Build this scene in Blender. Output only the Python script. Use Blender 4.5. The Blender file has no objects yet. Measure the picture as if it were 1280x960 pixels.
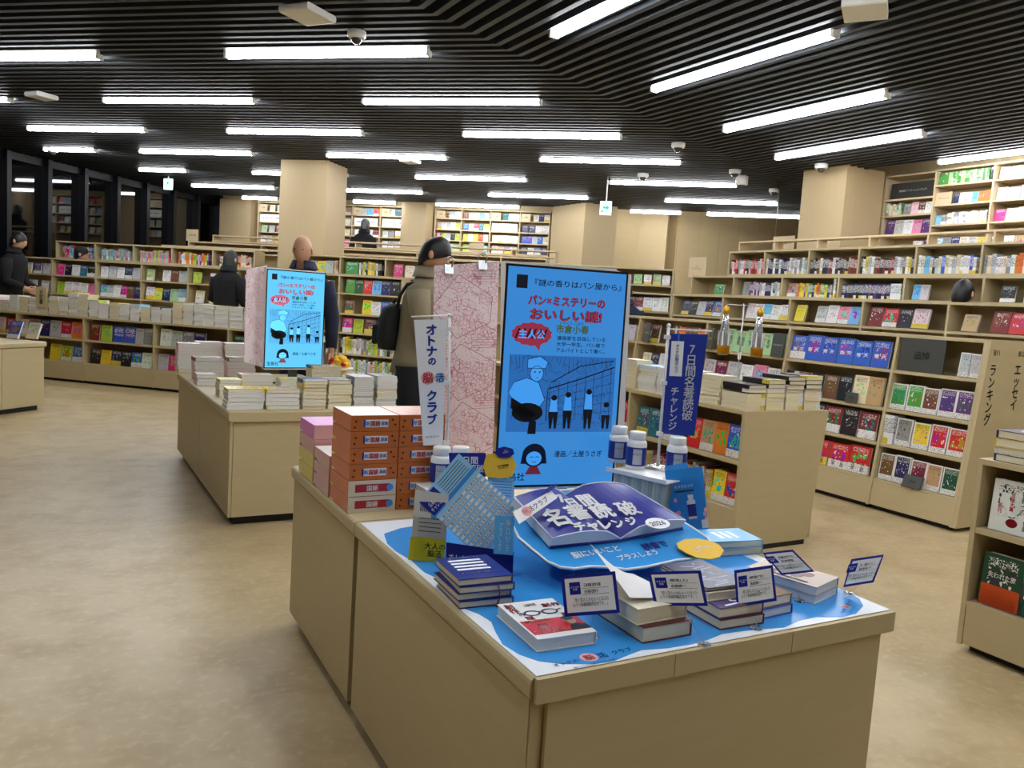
import bpy, bmesh, math, random
from math import sin, cos, radians, pi, hypot, atan2
from mathutils import Vector, Matrix

random.seed(7)
scene = bpy.context.scene
COL = scene.collection

# ------------------------------------------------------------------ camera
H = 1.30                                     # camera height above the floor
FPX, YAW, PITCH, ROLL = 1006.0, radians(-30.0), radians(-5.6), radians(3.66)
FWD = Vector((-sin(YAW) * cos(PITCH), cos(YAW) * cos(PITCH), sin(PITCH)))
_rt = Vector((cos(YAW), sin(YAW), 0))
_up = _rt.cross(FWD)
CX = cos(ROLL) * _rt + sin(ROLL) * _up
CY = -sin(ROLL) * _rt + cos(ROLL) * _up
CAM = Vector((0, 0, H))
cd = bpy.data.cameras.new('camera')
cd.sensor_fit = 'HORIZONTAL'; cd.sensor_width = 36.0; cd.lens = 36.0 * FPX / 1280.0
cd.clip_start = 0.05; cd.clip_end = 100
cam = bpy.data.objects.new('camera', cd); COL.objects.link(cam)
cam.matrix_world = Matrix(((CX.x, CY.x, -FWD.x, 0), (CX.y, CY.y, -FWD.y, 0), (CX.z, CY.z, -FWD.z, H), (0, 0, 0, 1)))
scene.camera = cam

# ------------------------------------------------------------------ world, exposure
w = bpy.data.worlds.new('night_world'); scene.world = w; w.use_nodes = True
w.node_tree.nodes['Background'].inputs[0].default_value = (0.75, 0.82, 1.0, 1)
w.node_tree.nodes['Background'].inputs[1].default_value = 0.08
vs = scene.view_settings
vs.view_transform = 'Standard'; vs.look = 'None'; vs.gamma = 1.0; vs.use_curve_mapping = False
vs.exposure = 0.0
TUBE_POWER = 41.0
CZ = 3.30                                    # underside of the louvre ceiling

# ------------------------------------------------------------------ pixels to places
def ray(px, py): return CX * ((px - 640) / FPX) - CY * ((py - 480) / FPX) + FWD
def atz(px, py, z):
    d = ray(px, py); return CAM + d * ((z - H) / d.z)
def onplane(px, py, p0, n):
    d = ray(px, py); return CAM + d * ((Vector(p0) - CAM).dot(n) / d.dot(n))
def zat(px, py, p):
    d = ray(px, py); return H + d.z * (p.x * d.x + p.y * d.y) / (d.x ** 2 + d.y ** 2)

class Frame:
    """u runs left to right as seen from the front, v runs away from the viewer"""
    def __init__(s, deg):
        s.a = radians(deg); s.U = Vector((cos(s.a), sin(s.a), 0)); s.V = Vector((-sin(s.a), cos(s.a), 0))
    def w(s, u, v, z=0): return s.U * u + s.V * v + Vector((0, 0, z))
    def uv(s, p): return p.dot(s.U), p.dot(s.V)
    def px(s, px, py, v):
        p = onplane(px, py, s.V * v, s.V); return p.dot(s.U), p.z
FR = Frame(-90)          # right-hand shelves: u = -Y, v = X
FL = Frame(46.6 - 90)    # left and back shelves
FN = Frame(-1.5)         # the near island
F0 = Frame(0)

# ------------------------------------------------------------------ tags
def tag(o, label=None, cat=None, group=None, kind=None):
    if label: o['label'] = label
    if cat: o['category'] = cat
    if group: o['group'] = group
    if kind: o['kind'] = kind
    return o
def thing(name, label, cat, loc=(0, 0, 0), rot=0.0, group=None, kind=None):
    o = bpy.data.objects.new(name, None); o.empty_display_size = 0.05
    COL.objects.link(o); o.location = loc; o.rotation_euler = (0, 0, rot)
    return tag(o, label, cat, group, kind)
def link(name, me, parent=None, loc=None, rot=None, scale=None):
    o = bpy.data.objects.new(name, me); COL.objects.link(o)
    if parent is not None: o.parent = parent
    if loc is not None: o.location = loc
    if rot is not None: o.rotation_euler = rot
    if scale is not None: o.scale = scale
    return o
_ORD = 'zeroth first second third fourth fifth sixth seventh eighth ninth tenth eleventh twelfth'.split()
def nth(n):
    if n <= 12: return _ORD[n]
    return '%d%s' % (n, 'th' if 10 < n % 100 < 14 else {1: 'st', 2: 'nd', 3: 'rd'}.get(n % 10, 'th'))

# ------------------------------------------------------------------ mesh builder
class MB:
    def __init__(s): s.v = []; s.f = []; s.m = []; s.sm = []
    def quad(s, pts, mi=0, sm=False):
        b = len(s.v); s.v += [tuple(p) for p in pts]; s.f.append(tuple(range(b, b + len(pts)))); s.m.append(mi); s.sm.append(sm); return s
    def box(s, x0, x1, y0, y1, z0, z1, mi=0):
        b = len(s.v)
        s.v += [(x0, y0, z0), (x1, y0, z0), (x1, y1, z0), (x0, y1, z0), (x0, y0, z1), (x1, y0, z1), (x1, y1, z1), (x0, y1, z1)]
        for q in ((0, 3, 2, 1), (4, 5, 6, 7), (0, 1, 5, 4), (1, 2, 6, 5), (2, 3, 7, 6), (3, 0, 4, 7)):
            s.f.append(tuple(b + i for i in q)); s.m.append(mi); s.sm.append(False)
        return s
    def bbox(s, x0, x1, y0, y1, z0, z1, r, mi=0, axis='x'):
        """box with rounded long edges along an axis (8-gon corners)"""
        def prof(a0, a1, b0, b1):
            out = []
            for (cx, cy, st) in ((a1 - r, b0 + r, -90), (a1 - r, b1 - r, 0), (a0 + r, b1 - r, 90), (a0 + r, b0 + r, 180)):
                for k in range(4):
                    t = radians(st + 30 * k); out.append((cx + r * cos(t), cy + r * sin(t)))
            return out
        if axis == 'x':
            p = prof(y0, y1, z0, z1); A = [(x0, a, b) for a, b in p]; B = [(x1, a, b) for a, b in p]
        elif axis == 'y':
            p = prof(x0, x1, z0, z1); A = [(a, y1, b) for a, b in p]; B = [(a, y0, b) for a, b in p]
        else:
            p = prof(x0, x1, y0, y1); A = [(a, b, z0) for a, b in p]; B = [(a, b, z1) for a, b in p]
        return s.skin([A, B], mi, cap=True)
    def skin(s, rings, mi=0, cap=True, sm=False, closed=True):
        b = len(s.v); n = len(rings[0])
        for r in rings: s.v += [tuple(p) for p in r]
        for i in range(len(rings) - 1):
            for j in range(n if closed else n - 1):
                k = (j + 1) % n
                s.f.append((b + i * n + j, b + i * n + k, b + (i + 1) * n + k, b + (i + 1) * n + j)); s.m.append(mi); s.sm.append(sm)
        if cap:
            s.f.append(tuple(b + j for j in reversed(range(n)))); s.m.append(mi); s.sm.append(False)
            e = b + (len(rings) - 1) * n
            s.f.append(tuple(e + j for j in range(n))); s.m.append(mi); s.sm.append(False)
        return s
    def prism(s, pts, z0, z1, mi=0):
        return s.skin([[(x, y, z0) for x, y in pts], [(x, y, z1) for x, y in pts]], mi)
    def lathe(s, prof, n=16, c=(0, 0), mi=0, sm=True, cap=True):
        return s.skin([[(c[0] + r * cos(2 * pi * k / n), c[1] + r * sin(2 * pi * k / n), z) for k in range(n)] for r, z in prof], mi, cap, sm)
    def tube(s, pts, r, n=8, mi=0, sm=True):
        pts = [Vector(p) for p in pts]; rs = r if isinstance(r, (list, tuple)) else [r] * len(pts)
        rings = []; ref = None
        for i, p in enumerate(pts):
            d = (pts[min(i + 1, len(pts) - 1)] - pts[max(i - 1, 0)]).normalized()
            if ref is None: ref = d.orthogonal().normalized()
            a = (ref - d * ref.dot(d)); a = a.normalized() if a.length > 1e-6 else d.orthogonal().normalized()
            ref = a; b = d.cross(a)
            rings.append([p + (a * cos(2 * pi * k / n) + b * sin(2 * pi * k / n)) * rs[i] for k in range(n)])
        return s.skin(rings, mi, True, sm)
    def ball(s, c, rx, ry=None, rz=None, n=14, m=9, mi=0):
        ry = ry or rx; rz = rz or rx
        rings = []
        for i in range(m + 1):
            t = -pi / 2 + pi * i / m; q = max(cos(t), 0.02)
            rings.append([(c[0] + rx * q * cos(2 * pi * k / n), c[1] + ry * q * sin(2 * pi * k / n), c[2] + rz * sin(t)) for k in range(n)])
        return s.skin(rings, mi, True, True)
    def mesh(s, name, mats):
        me = bpy.data.meshes.new(name); me.from_pydata(s.v, [], s.f)
        for m in (mats if isinstance(mats, (list, tuple)) else [mats]): me.materials.append(m)
        for i, p in enumerate(me.polygons): p.material_index = s.m[i]; p.use_smooth = s.sm[i]
        me.update(); return me
    def build(s, name, mats, parent=None, loc=None, rot=None):
        return link(name, s.mesh(name, mats), parent, loc, rot)

# ------------------------------------------------------------------ materials
def srgb(r, g, b):
    f = lambda c: (c / 255 / 12.92) if c / 255 <= 0.04045 else ((c / 255 + 0.055) / 1.055) ** 2.4
    return (f(r), f(g), f(b), 1.0)
class NT:
    def __init__(s, m): s.t = m.node_tree; s.n = s.t.nodes; s.l = s.t.links
    def add(s, kind, **kw):
        nd = s.n.new('ShaderNode' + kind)
        for k, v in kw.items(): setattr(nd, k, v)
        return nd
    def put(s, sock, val):
        if hasattr(val, 'is_output') or isinstance(val, bpy.types.NodeSocket): s.l.new(val, sock)
        else: sock.default_value = val
    def math(s, op, a, b=0.0, clamp=False):
        nd = s.add('Math', operation=op, use_clamp=clamp); s.put(nd.inputs[0], a); s.put(nd.inputs[1], b); return nd.outputs[0]
    def mix(s, fac, a, b):
        nd = s.add('Mix', data_type='RGBA'); s.put(nd.inputs[0], fac); s.put(nd.inputs[6], a); s.put(nd.inputs[7], b); return nd.outputs[2]
    def noise(s, vec, scale, detail=2.0, dim='3D', w=None):
        nd = s.add('TexNoise', noise_dimensions=dim); nd.inputs['Scale'].default_value = scale; nd.inputs['Detail'].default_value = detail
        if vec is not None: s.l.new(vec, nd.inputs['Vector'])
        if w is not None: s.put(nd.inputs['W'], w)
        return nd.outputs['Fac']
    def inside(s, x, a, b):
        return s.math('MULTIPLY', s.math('GREATER_THAN', x, a), s.math('LESS_THAN', x, b))
_M = {}
def mat(name, col=(.5, .5, .5, 1), rough=.6, metal=0.0, emit=None, estr=0.0, spec=.5, alpha=None, trans=0.0):
    if name in _M: return _M[name]
    m = bpy.data.materials.new(name); m.use_nodes = True
    b = m.node_tree.nodes['Principled BSDF']
    b.inputs['Base Color'].default_value = col; b.inputs['Roughness'].default_value = rough; b.inputs['Metallic'].default_value = metal
    b.inputs['Specular IOR Level'].default_value = spec
    if trans: b.inputs['Transmission Weight'].default_value = trans; b.inputs['IOR'].default_value = 1.15
    if emit: b.inputs['Emission Color'].default_value = emit; b.inputs['Emission Strength'].default_value = estr
    if alpha is not None: b.inputs['Alpha'].default_value = alpha
    m.diffuse_color = col; _M[name] = m; return m
def grain(name, col, col2, scale=4.0, rough=.55, bump=0.0, stretch=(1, 1, 1), coord='Object', detail=4.0, spec=.4):
    """procedural two-tone mottling"""
    if name in _M: return _M[name]
    m = mat(name, col, rough, spec=spec); t = NT(m); b = t.n['Principled BSDF']
    tc = t.add('TexCoord'); mp = t.add('Mapping'); mp.inputs['Scale'].default_value = stretch
    t.l.new(tc.outputs[coord], mp.inputs['Vector'])
    n = t.noise(mp.outputs[0], scale, detail)
    t.l.new(t.mix(n, col, col2), b.inputs['Base Color'])
    if bump:
        bp = t.add('Bump'); bp.inputs['Strength'].default_value = bump; bp.inputs['Distance'].default_value = .002
        t.l.new(n, bp.inputs['Height']); t.l.new(bp.outputs[0], b.inputs['Normal'])
    return m

M_WOOD = grain('beige_laminate', srgb(197, 180, 141), srgb(187, 169, 129), 5, .5, 0, (1, 1, 6))
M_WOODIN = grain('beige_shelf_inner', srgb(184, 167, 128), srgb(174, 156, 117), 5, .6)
M_MAPLE = grain('pale_maple', srgb(214, 194, 158), srgb(203, 181, 143), 6, .5, 0, (3, 3, .6))
M_WALL = grain('beige_wall_panel', srgb(206, 184, 142), srgb(199, 175, 132), 3, .55, 0, (1, 1, 4))
M_PILLAR = grain('beige_pillar_cladding', srgb(196, 174, 136), srgb(188, 166, 128), 6, .5, 0, (8, 8, .4))
M_KICK = mat('black_kick', srgb(20, 18, 16), .6)
M_SEAM = mat('dark_seam', srgb(70, 58, 42), .8)
M_SLAT = grain('graphite_slat', srgb(52, 56, 62), srgb(46, 49, 55), 3, .5)
M_VOID = mat('black_plenum', srgb(6, 6, 7), .95, spec=.1)
M_TUBE = mat('light_tube', (1, 1, 1, 1), .3, emit=(0.94, 0.97, 1.0, 1), estr=TUBE_POWER)
M_WHITE = mat('white_plastic', srgb(238, 238, 236), .35)
M_PAPER = mat('white_paper', srgb(248, 248, 248), .6)
M_CREAM = mat('cream_pages', srgb(226, 216, 188), .8)
M_NAVYP = mat('navy_print', srgb(24, 36, 140), .45)
M_BLACK = mat('black_ink', srgb(18, 18, 20), .5)
M_GREYSIGN = mat('charcoal_sign', srgb(66, 68, 64), .5)
M_DKTEXT = mat('grey_ink', srgb(60, 58, 52), .6)
M_METAL = mat('brushed_metal', srgb(180, 182, 185), .3, 1.0)
M_CLEAR = mat('clear_acrylic', (1, 1, 1, 1), .05, trans=1.0)

# ------------------------------------------------------------------ lettering
_TX = {}
def text_mesh(body, bold=0.0, spacing=1.0, line=1.0):
    k = (body, bold, spacing, line)
    if k in _TX: return _TX[k]
    c = bpy.data.curves.new('lettering', 'FONT'); c.body = body; c.resolution_u = 2
    c.align_x = 'CENTER'; c.align_y = 'CENTER'; c.space_character = spacing; c.space_line = line
    o = bpy.data.objects.new('tmp_text', c); me = o.to_mesh()
    V = [tuple(v.co) for v in me.vertices]; F = [tuple(p.vertices) for p in me.polygons]
    o.to_mesh_clear(); bpy.data.objects.remove(o); bpy.data.curves.remove(c)
    if not V: V = [(0, 0, 0), (.01, 0, 0), (0, .01, 0)]; F = [(0, 1, 2)]
    if bold:      # heavier strokes: the same glyphs laid again with small shifts
        n0, V0, F0_ = len(V), list(V), list(F)
        for i, (dx, dy) in enumerate(((bold, 0), (-bold, 0), (0, bold), (0, -bold))):
            V += [(x + dx, y + dy, z) for x, y, z in V0]; F += [tuple(v + n0 * (i + 1) for v in f) for f in F0_]
    _TX[k] = (V, F); return V, F
def letter(parent, body, w=None, h=None, loc=(0, 0, 0), m=None, rot=(0, 0, 0), bold=.015, name='lettering', vert=False, line=1.0, size=None, spacing=1.0):
    """flat lettering fitted into w x h, lying in the local xy plane, centred at loc"""
    if vert: body = '\n'.join(body); line = .92
    V, F = text_mesh(body, bold, spacing, line)
    xs = [v[0] for v in V]; ys = [v[1] for v in V]
    cx, cy = (min(xs) + max(xs)) / 2, (min(ys) + max(ys)) / 2; W, Hh = max(xs) - min(xs), max(ys) - min(ys)
    sx = (w / W) if w else None; sy = (h / Hh) if h else None
    sx = sx or sy or size; sy = sy or sx
    me = bpy.data.meshes.new('lettering'); me.from_pydata([((x - cx) * sx, (y - cy) * sy, 0) for x, y, z in V], [], F)
    me.materials.append(m or M_BLACK); me.update()
    return link(name, me, parent, loc, rot)
UP = (pi / 2, 0, 0)      # lettering that stands upright and faces local -y

# a card, banner or poster on a plane: corners are pixels TL TR BR BL on the plane through p0
def card(name, corners, p0, n, mats, th=.004, parent=None, wavy=None):
    n = Vector(n).normalized()
    if n.dot(CAM - Vector(p0)) < 0: n = -n
    P = [onplane(x, y, p0, n) for x, y in corners]
    return card3(name, P, n, mats, th, parent)
def card3(name, P, n, mats, th=.004, parent=None):
    c = sum(P, Vector()) / len(P)
    X = (P[1] + P[2] - P[0] - P[3]) if len(P) == 4 else (P[1] - P[0])
    X = (X - n * X.dot(n)).normalized(); Y = n.cross(X)
    loc = [((p - c).dot(X), (p - c).dot(Y)) for p in P]
    # counter-clockwise order seen from the front
    area = sum(loc[i][0] * loc[(i + 1) % len(loc)][1] - loc[(i + 1) % len(loc)][0] * loc[i][1] for i in range(len(loc)))
    pts = loc if area > 0 else loc[::-1]
    o = MB().prism(pts, -th, 0).build(name, mats)
    M4 = Matrix(((X.x, Y.x, n.x, c.x), (X.y, Y.y, n.y, c.y), (X.z, Y.z, n.z, c.z), (0, 0, 0, 1)))
    o.matrix_world = M4
    if parent is not None:
        o.parent = parent; o.matrix_parent_inverse = Matrix.Identity(4)
        pm = Matrix.LocRotScale(parent.location, parent.rotation_euler, parent.scale)
        o.matrix_basis = pm.inverted() @ M4
    xs = [p[0] for p in loc]; ys = [p[1] for p in loc]
    o_w = max(xs) - min(xs); o_h = max(ys) - min(ys)
    return o, o_w, o_h, M4

def shear_children(b, quad):
    """slant the printed pieces of a slanted card with it; quad is TL TR BR BL or any order, local"""
    q = sorted(quad, key=lambda p: p[1]); lo, hi = q[:2], q[2:]
    k = ((hi[0][0] + hi[1][0]) - (lo[0][0] + lo[1][0])) / max(1e-6, (hi[0][1] + hi[1][1]) - (lo[0][1] + lo[1][1]))
    for c in b.children:
        if c.name.startswith('paper'): continue
        for v in c.data.vertices: v.co.x += k * (c.location.y + v.co.y)
# ================================================================== the setting
KC = (CZ - H) / 1.84
SLA, CLA = sin(radians(46.6)), cos(radians(46.6))
def Lxy(l, p): return Vector((-SLA * l + CLA * p, CLA * l + SLA * p, 0))

def floor_mat():
    m = mat('mottled_beige_floor', srgb(186, 164, 128), .38, spec=.35); t = NT(m); b = t.n['Principled BSDF']
    tc = t.add('TexCoord'); co = tc.outputs['Object']
    def ramp(v, a, c):
        nd = t.add('MapRange'); nd.inputs['From Min'].default_value = a; nd.inputs['From Max'].default_value = c; t.l.new(v, nd.inputs['Value']); return nd.outputs[0]
    n1 = t.noise(co, .9, 4); n2 = t.noise(co, 5, 6); n3 = t.noise(co, 26, 4); n4 = t.noise(co, 2.1, 2)
    c = t.mix(ramp(n1, .35, .65), srgb(180, 157, 116), srgb(195, 173, 132))
    c = t.mix(t.math('MULTIPLY', ramp(n2, .45, .68), .55), c, srgb(163, 139, 99))
    c = t.mix(t.math('MULTIPLY', ramp(n3, .5, .72), .4), c, srgb(209, 190, 151))
    c = t.mix(t.math('MULTIPLY', ramp(n4, .58, .75), .35), c, srgb(206, 184, 146))
    t.l.new(c, b.inputs['Base Color'])
    t.l.new(t.math('ADD', t.math('MULTIPLY', n2, .3), .22), b.inputs['Roughness'])
    return m
f = MB().quad([(-9, -6, 0), (20, -6, 0), (20, 24, 0), (-9, 24, 0)]).build('floor', floor_mat()); tag(f, kind='structure')
ceil = MB().quad([(-9, -6, CZ + .45), (-9, 24, CZ + .45), (20, 24, CZ + .45), (20, -6, CZ + .45)]).build('ceiling', M_VOID); tag(ceil, kind='structure')

# louvre slats: each one runs along Y, then turns at the mitre line and runs along the left-hand direction
PITCH_S = .122 * KC; MC = 2.98 * KC; SW = .0235; WIN_L = 10.55 * KC; BACK_P = 15.5 * KC
def slat(k):
    X = .2 * KC + k * PITCH_S; P = X + MC
    if P > BACK_P: return
    ym = lambda o: ((P + o) - CLA * (X + o)) / SLA
    ystart = -3.6 if X < 8.3 * KC else 6.7 * KC
    mb = MB(); rings = []
    for o, z in ((-SW, CZ), (SW, CZ), (SW, CZ + .07), (-SW, CZ + .07)):
        m = Vector((X + o, ym(o), z)); lm = m.x * -SLA + m.y * CLA
        e = Lxy(WIN_L, P + o); rings.append([(X + o, ystart, z), tuple(m), (e.x, e.y, z)])
    mb.skin([[rings[j][i] for j in range(4)] for i in range(3)])
    mb.build('slat', M_SLAT, ceil)
for k in range(0, 96): slat(k)
for k in range(1, 24):                                   # slats nearer than the first mitre, over and behind the camera
    X = .2 * KC - k * PITCH_S
    MB().box(X - SW, X + SW, -3.6, ((X + MC) - CLA * X) / SLA, CZ, CZ + .07).build('slat', M_SLAT, ceil)

# ------------------------------------------------------------------ tube lights
M_HOUSE = mat('light_housing', srgb(225, 228, 232), .4)
def tube_light(a, b, label, group):
    d = b - a; L = d.length; c = (a + b) / 2
    t = thing('ceiling_light', label, 'light', (c.x, c.y, CZ), atan2(d.y, d.x), group)
    MB().box(-L / 2 - .02, L / 2 + .02, -.04, .04, .02, .09).build('housing', M_HOUSE, t)
    MB().bbox(-L / 2, L / 2, -.035, .035, -.045, .02, .02, axis='x').build('tube', M_TUBE, t)
    for s in (-1, 1): MB().box(s * (L / 2 + .012) - .012, s * (L / 2 + .012) + .012, -.037, .037, -.046, .02).build('end_cap', M_WHITE, t)
LROWS = [(5.85, [(6.78, 5.08), (3.87, 2.2)]), (7.25, [(9.1, 7.4), (6.2, 4.5), (3.33, 1.64)]), (8.64, [(8.51, 6.83), (5.68, 3.99), (2.77, 1.07)]),
         (10.03, [(9.6, 8.75), (7.98, 6.23), (5.1, 3.45), (2.2, .5)]), (11.65, [(9.28, 8.42), (7.2, 5.6), (4.46, 2.76), (1.52, -.2)]),
         (13.32, [(9.48, 7.8), (6.4, 4.97), (3.78, 2.1), (.84, -.87)]), (14.9, [(9.43, 8.65), (6.98, 6.1), (5.26, 3.63), (1.54, .66), (.19, -1.36)])]
for r, (P, segs) in enumerate(LROWS):
    for i, (l0, l1) in enumerate(segs):
        tube_light(Lxy(l0, P) * KC, Lxy(l1, P) * KC, 'white tube light, %s from left in the %s row of level ceiling tubes' % (nth(i + 1), nth(r + 1)), 'level ceiling tubes on the left')
YROWS = [(2.92, 4.78), (4.26, 5.36), (5.68, 6.0), (7.03, 6.58), (8.3, 5.47)]
for i, (X, y0) in enumerate(YROWS):
    tube_light(Vector((X, y0 - 1.74, 0)) * KC, Vector((X, y0, 0)) * KC, 'slanting white tube light over the right side, %s from left' % nth(i + 1), 'slanting ceiling tubes on the right')
n = 0
for i, (X, y0) in enumerate([(-1.2, 3.5), (.2, 3.9), (1.55, 4.2)] + YROWS):
    for j in range(1, 3 if i in (2, 3, 4) else 2):
        y = y0 - 2.9 * j + (2.1 if i < 3 else 0)
        if y < -2: continue
        n += 1
        tube_light(Vector((X, y - 1.74, 0)) * KC, Vector((X, y, 0)) * KC, 'white tube light above the viewer, %s from left, outside the picture' % nth(n), 'ceiling tubes outside the picture')

# ------------------------------------------------------------------ walls and pillars
def wall_box(name, fr, u0, u1, v0, v1, z0, z1, m):
    o = MB().box(u0, u1, v0, v1, z0, z1).build(name, m, None, (0, 0, 0), (0, 0, fr.a)); return tag(o, kind='structure')
def panels(parent, fr, u0, u1, v, z0, z1, n, m, gap=.006):
    wd = (u1 - u0) / n
    for i in range(n):
        MB().box(u0 + i * wd + gap / 2, u0 + (i + 1) * wd - gap / 2, v - .02, v, z0, z1).build('wall_panel', m, parent)
wb = wall_box('wall_back', FL, -11.6, -1.0, BACK_P + .35, BACK_P + .5, 0, CZ + .45, M_WALL)
_p = [atz(772, 266, CZ), atz(850, 275, CZ), atz(968, 292, CZ)]
wf = wall_box('wall_far', F0, _p[0].x - .9, _p[1].x + .12, _p[0].y + .12, _p[0].y + .3, 0, CZ + .45, M_SEAM)
panels(wf, F0, _p[0].x - .9, _p[1].x, _p[0].y + .12, 0, CZ + .45, 3, M_WALL)
wf2 = wall_box('wall_far_right', F0, _p[1].x, 18.5, _p[2].y, _p[2].y + .3, 0, CZ + .45, M_SEAM)
panels(wf2, F0, _p[1].x, 18.5, _p[2].y, 0, CZ + .45, 12, M_WALL)
MB().box(_p[1].x - .02, _p[1].x, _p[2].y, _p[0].y + .12, 0, CZ + .45).build('wall_panel', M_WALL, wf2)
WSX = 8.7 * KC
wr = wall_box('wall_right', F0, WSX + .34, WSX + .5, -3.6, 7.05 * KC, 0, CZ + .45, M_WALL)
wall_box('wall_rear', F0, -8, 18, -3.8, -3.6, 0, CZ + .45, mat('dark_rear_wall', srgb(96, 84, 66), .7))
wall_box('wall_left', F0, -8.2, -8, -3.8, 12, 0, CZ + .45, M_WALL)
wall_box('wall_end', F0, 18.5, 18.7, -3.6, 14, 0, CZ + .45, M_WALL)
def pillar(fr, pxs, label):
    a, b, c = [atz(x, y, CZ) for x, y in pxs]
    (ua, va), (ub, vb), (uc, vc) = fr.uv(a), fr.uv(b), fr.uv(c)
    if fr is FL: u0, u1, v0, v1 = ua, (ub + uc) / 2, (va + vb) / 2, vc
    else: u0, u1, v0, v1 = ua, (ub + uc) / 2, (va + vb) / 2, vc
    t = thing('pillar', None, None, fr.w((u0 + u1) / 2, (v0 + v1) / 2), fr.a, kind='structure'); t['label'] = label
    W, D = (u1 - u0) / 2, (v1 - v0) / 2
    MB().box(-W + .004, W - .004, -D + .004, D - .004, 0, CZ + .02).build('core', M_SEAM, t)
    for (x0, x1, y0, y1) in ((-W, W, -D, -D + .02), (-W, W, D - .02, D), (-W, -W + .02, -D + .02, D - .02), (W - .02, W, -D + .02, D - .02)):
        MB().box(x0, x1, y0, y1, 0, CZ + .018).build('cladding_panel', M_PILLAR, t)
    return u0, u1, v0, v1
pillar(FL, [(353, 200), (408, 200), (434, 211)], 'beige square pillar rising behind the far screen')
pillar(FL, [(504, 255), (533, 255), (541, 259)], 'narrow beige pillar between the back wall bookcases')
pillar(FL, [(278, 250), (312, 250), (326, 254)], 'beige pillar beside the dark windows in the far left corner')
pillar(FR, [(692, 259), (731, 253), (772, 259)], 'broad beige pillar above the near screen')
pillar(FR, [(1003, 214), (1063, 207), (1105, 217)], 'beige pillar beside the right wall bookcase')

# raised floor along the back wall (hidden behind the shelves)
tr = wall_box('floor_terrace', FL, -11, -1.5, 14.75, BACK_P + .35, 0, 1.0, M_WOOD)

# ------------------------------------------------------------------ dark windows on the left
M_MULL = mat('dark_navy_mullion', srgb(12, 13, 22), .4, spec=.3)
M_NIGHT = mat('night_glass', srgb(2, 2, 4), .03, spec=.9); M_NIGHT.node_tree.nodes['Principled BSDF'].inputs['IOR'].default_value = 1.45
wn = thing('window_1', None, None, (0, 0, 0), FL.a, kind='structure'); wn['label'] = 'dark night windows between navy mullions at the far left'
wu = -WIN_L - .05
v = 5.2; i = 0
while v < 17.4:
    MB().box(wu - .02, wu + .14, v - .045, v + .045, 0, CZ + .45).build('mullion', M_MULL, wn)
    MB().box(wu - .03, wu - .01, v + .045, v + .805, .1, CZ + .05).build('pane', M_NIGHT, wn)
    MB().box(wu - .03, wu + .06, v + .045, v + .805, CZ - .12, CZ + .45).build('head_rail', M_MULL, wn)
    MB().box(wu - .03, wu + .06, v + .045, v + .805, 0, .1).build('sill_rail', M_MULL, wn)
    v += .85
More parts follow.
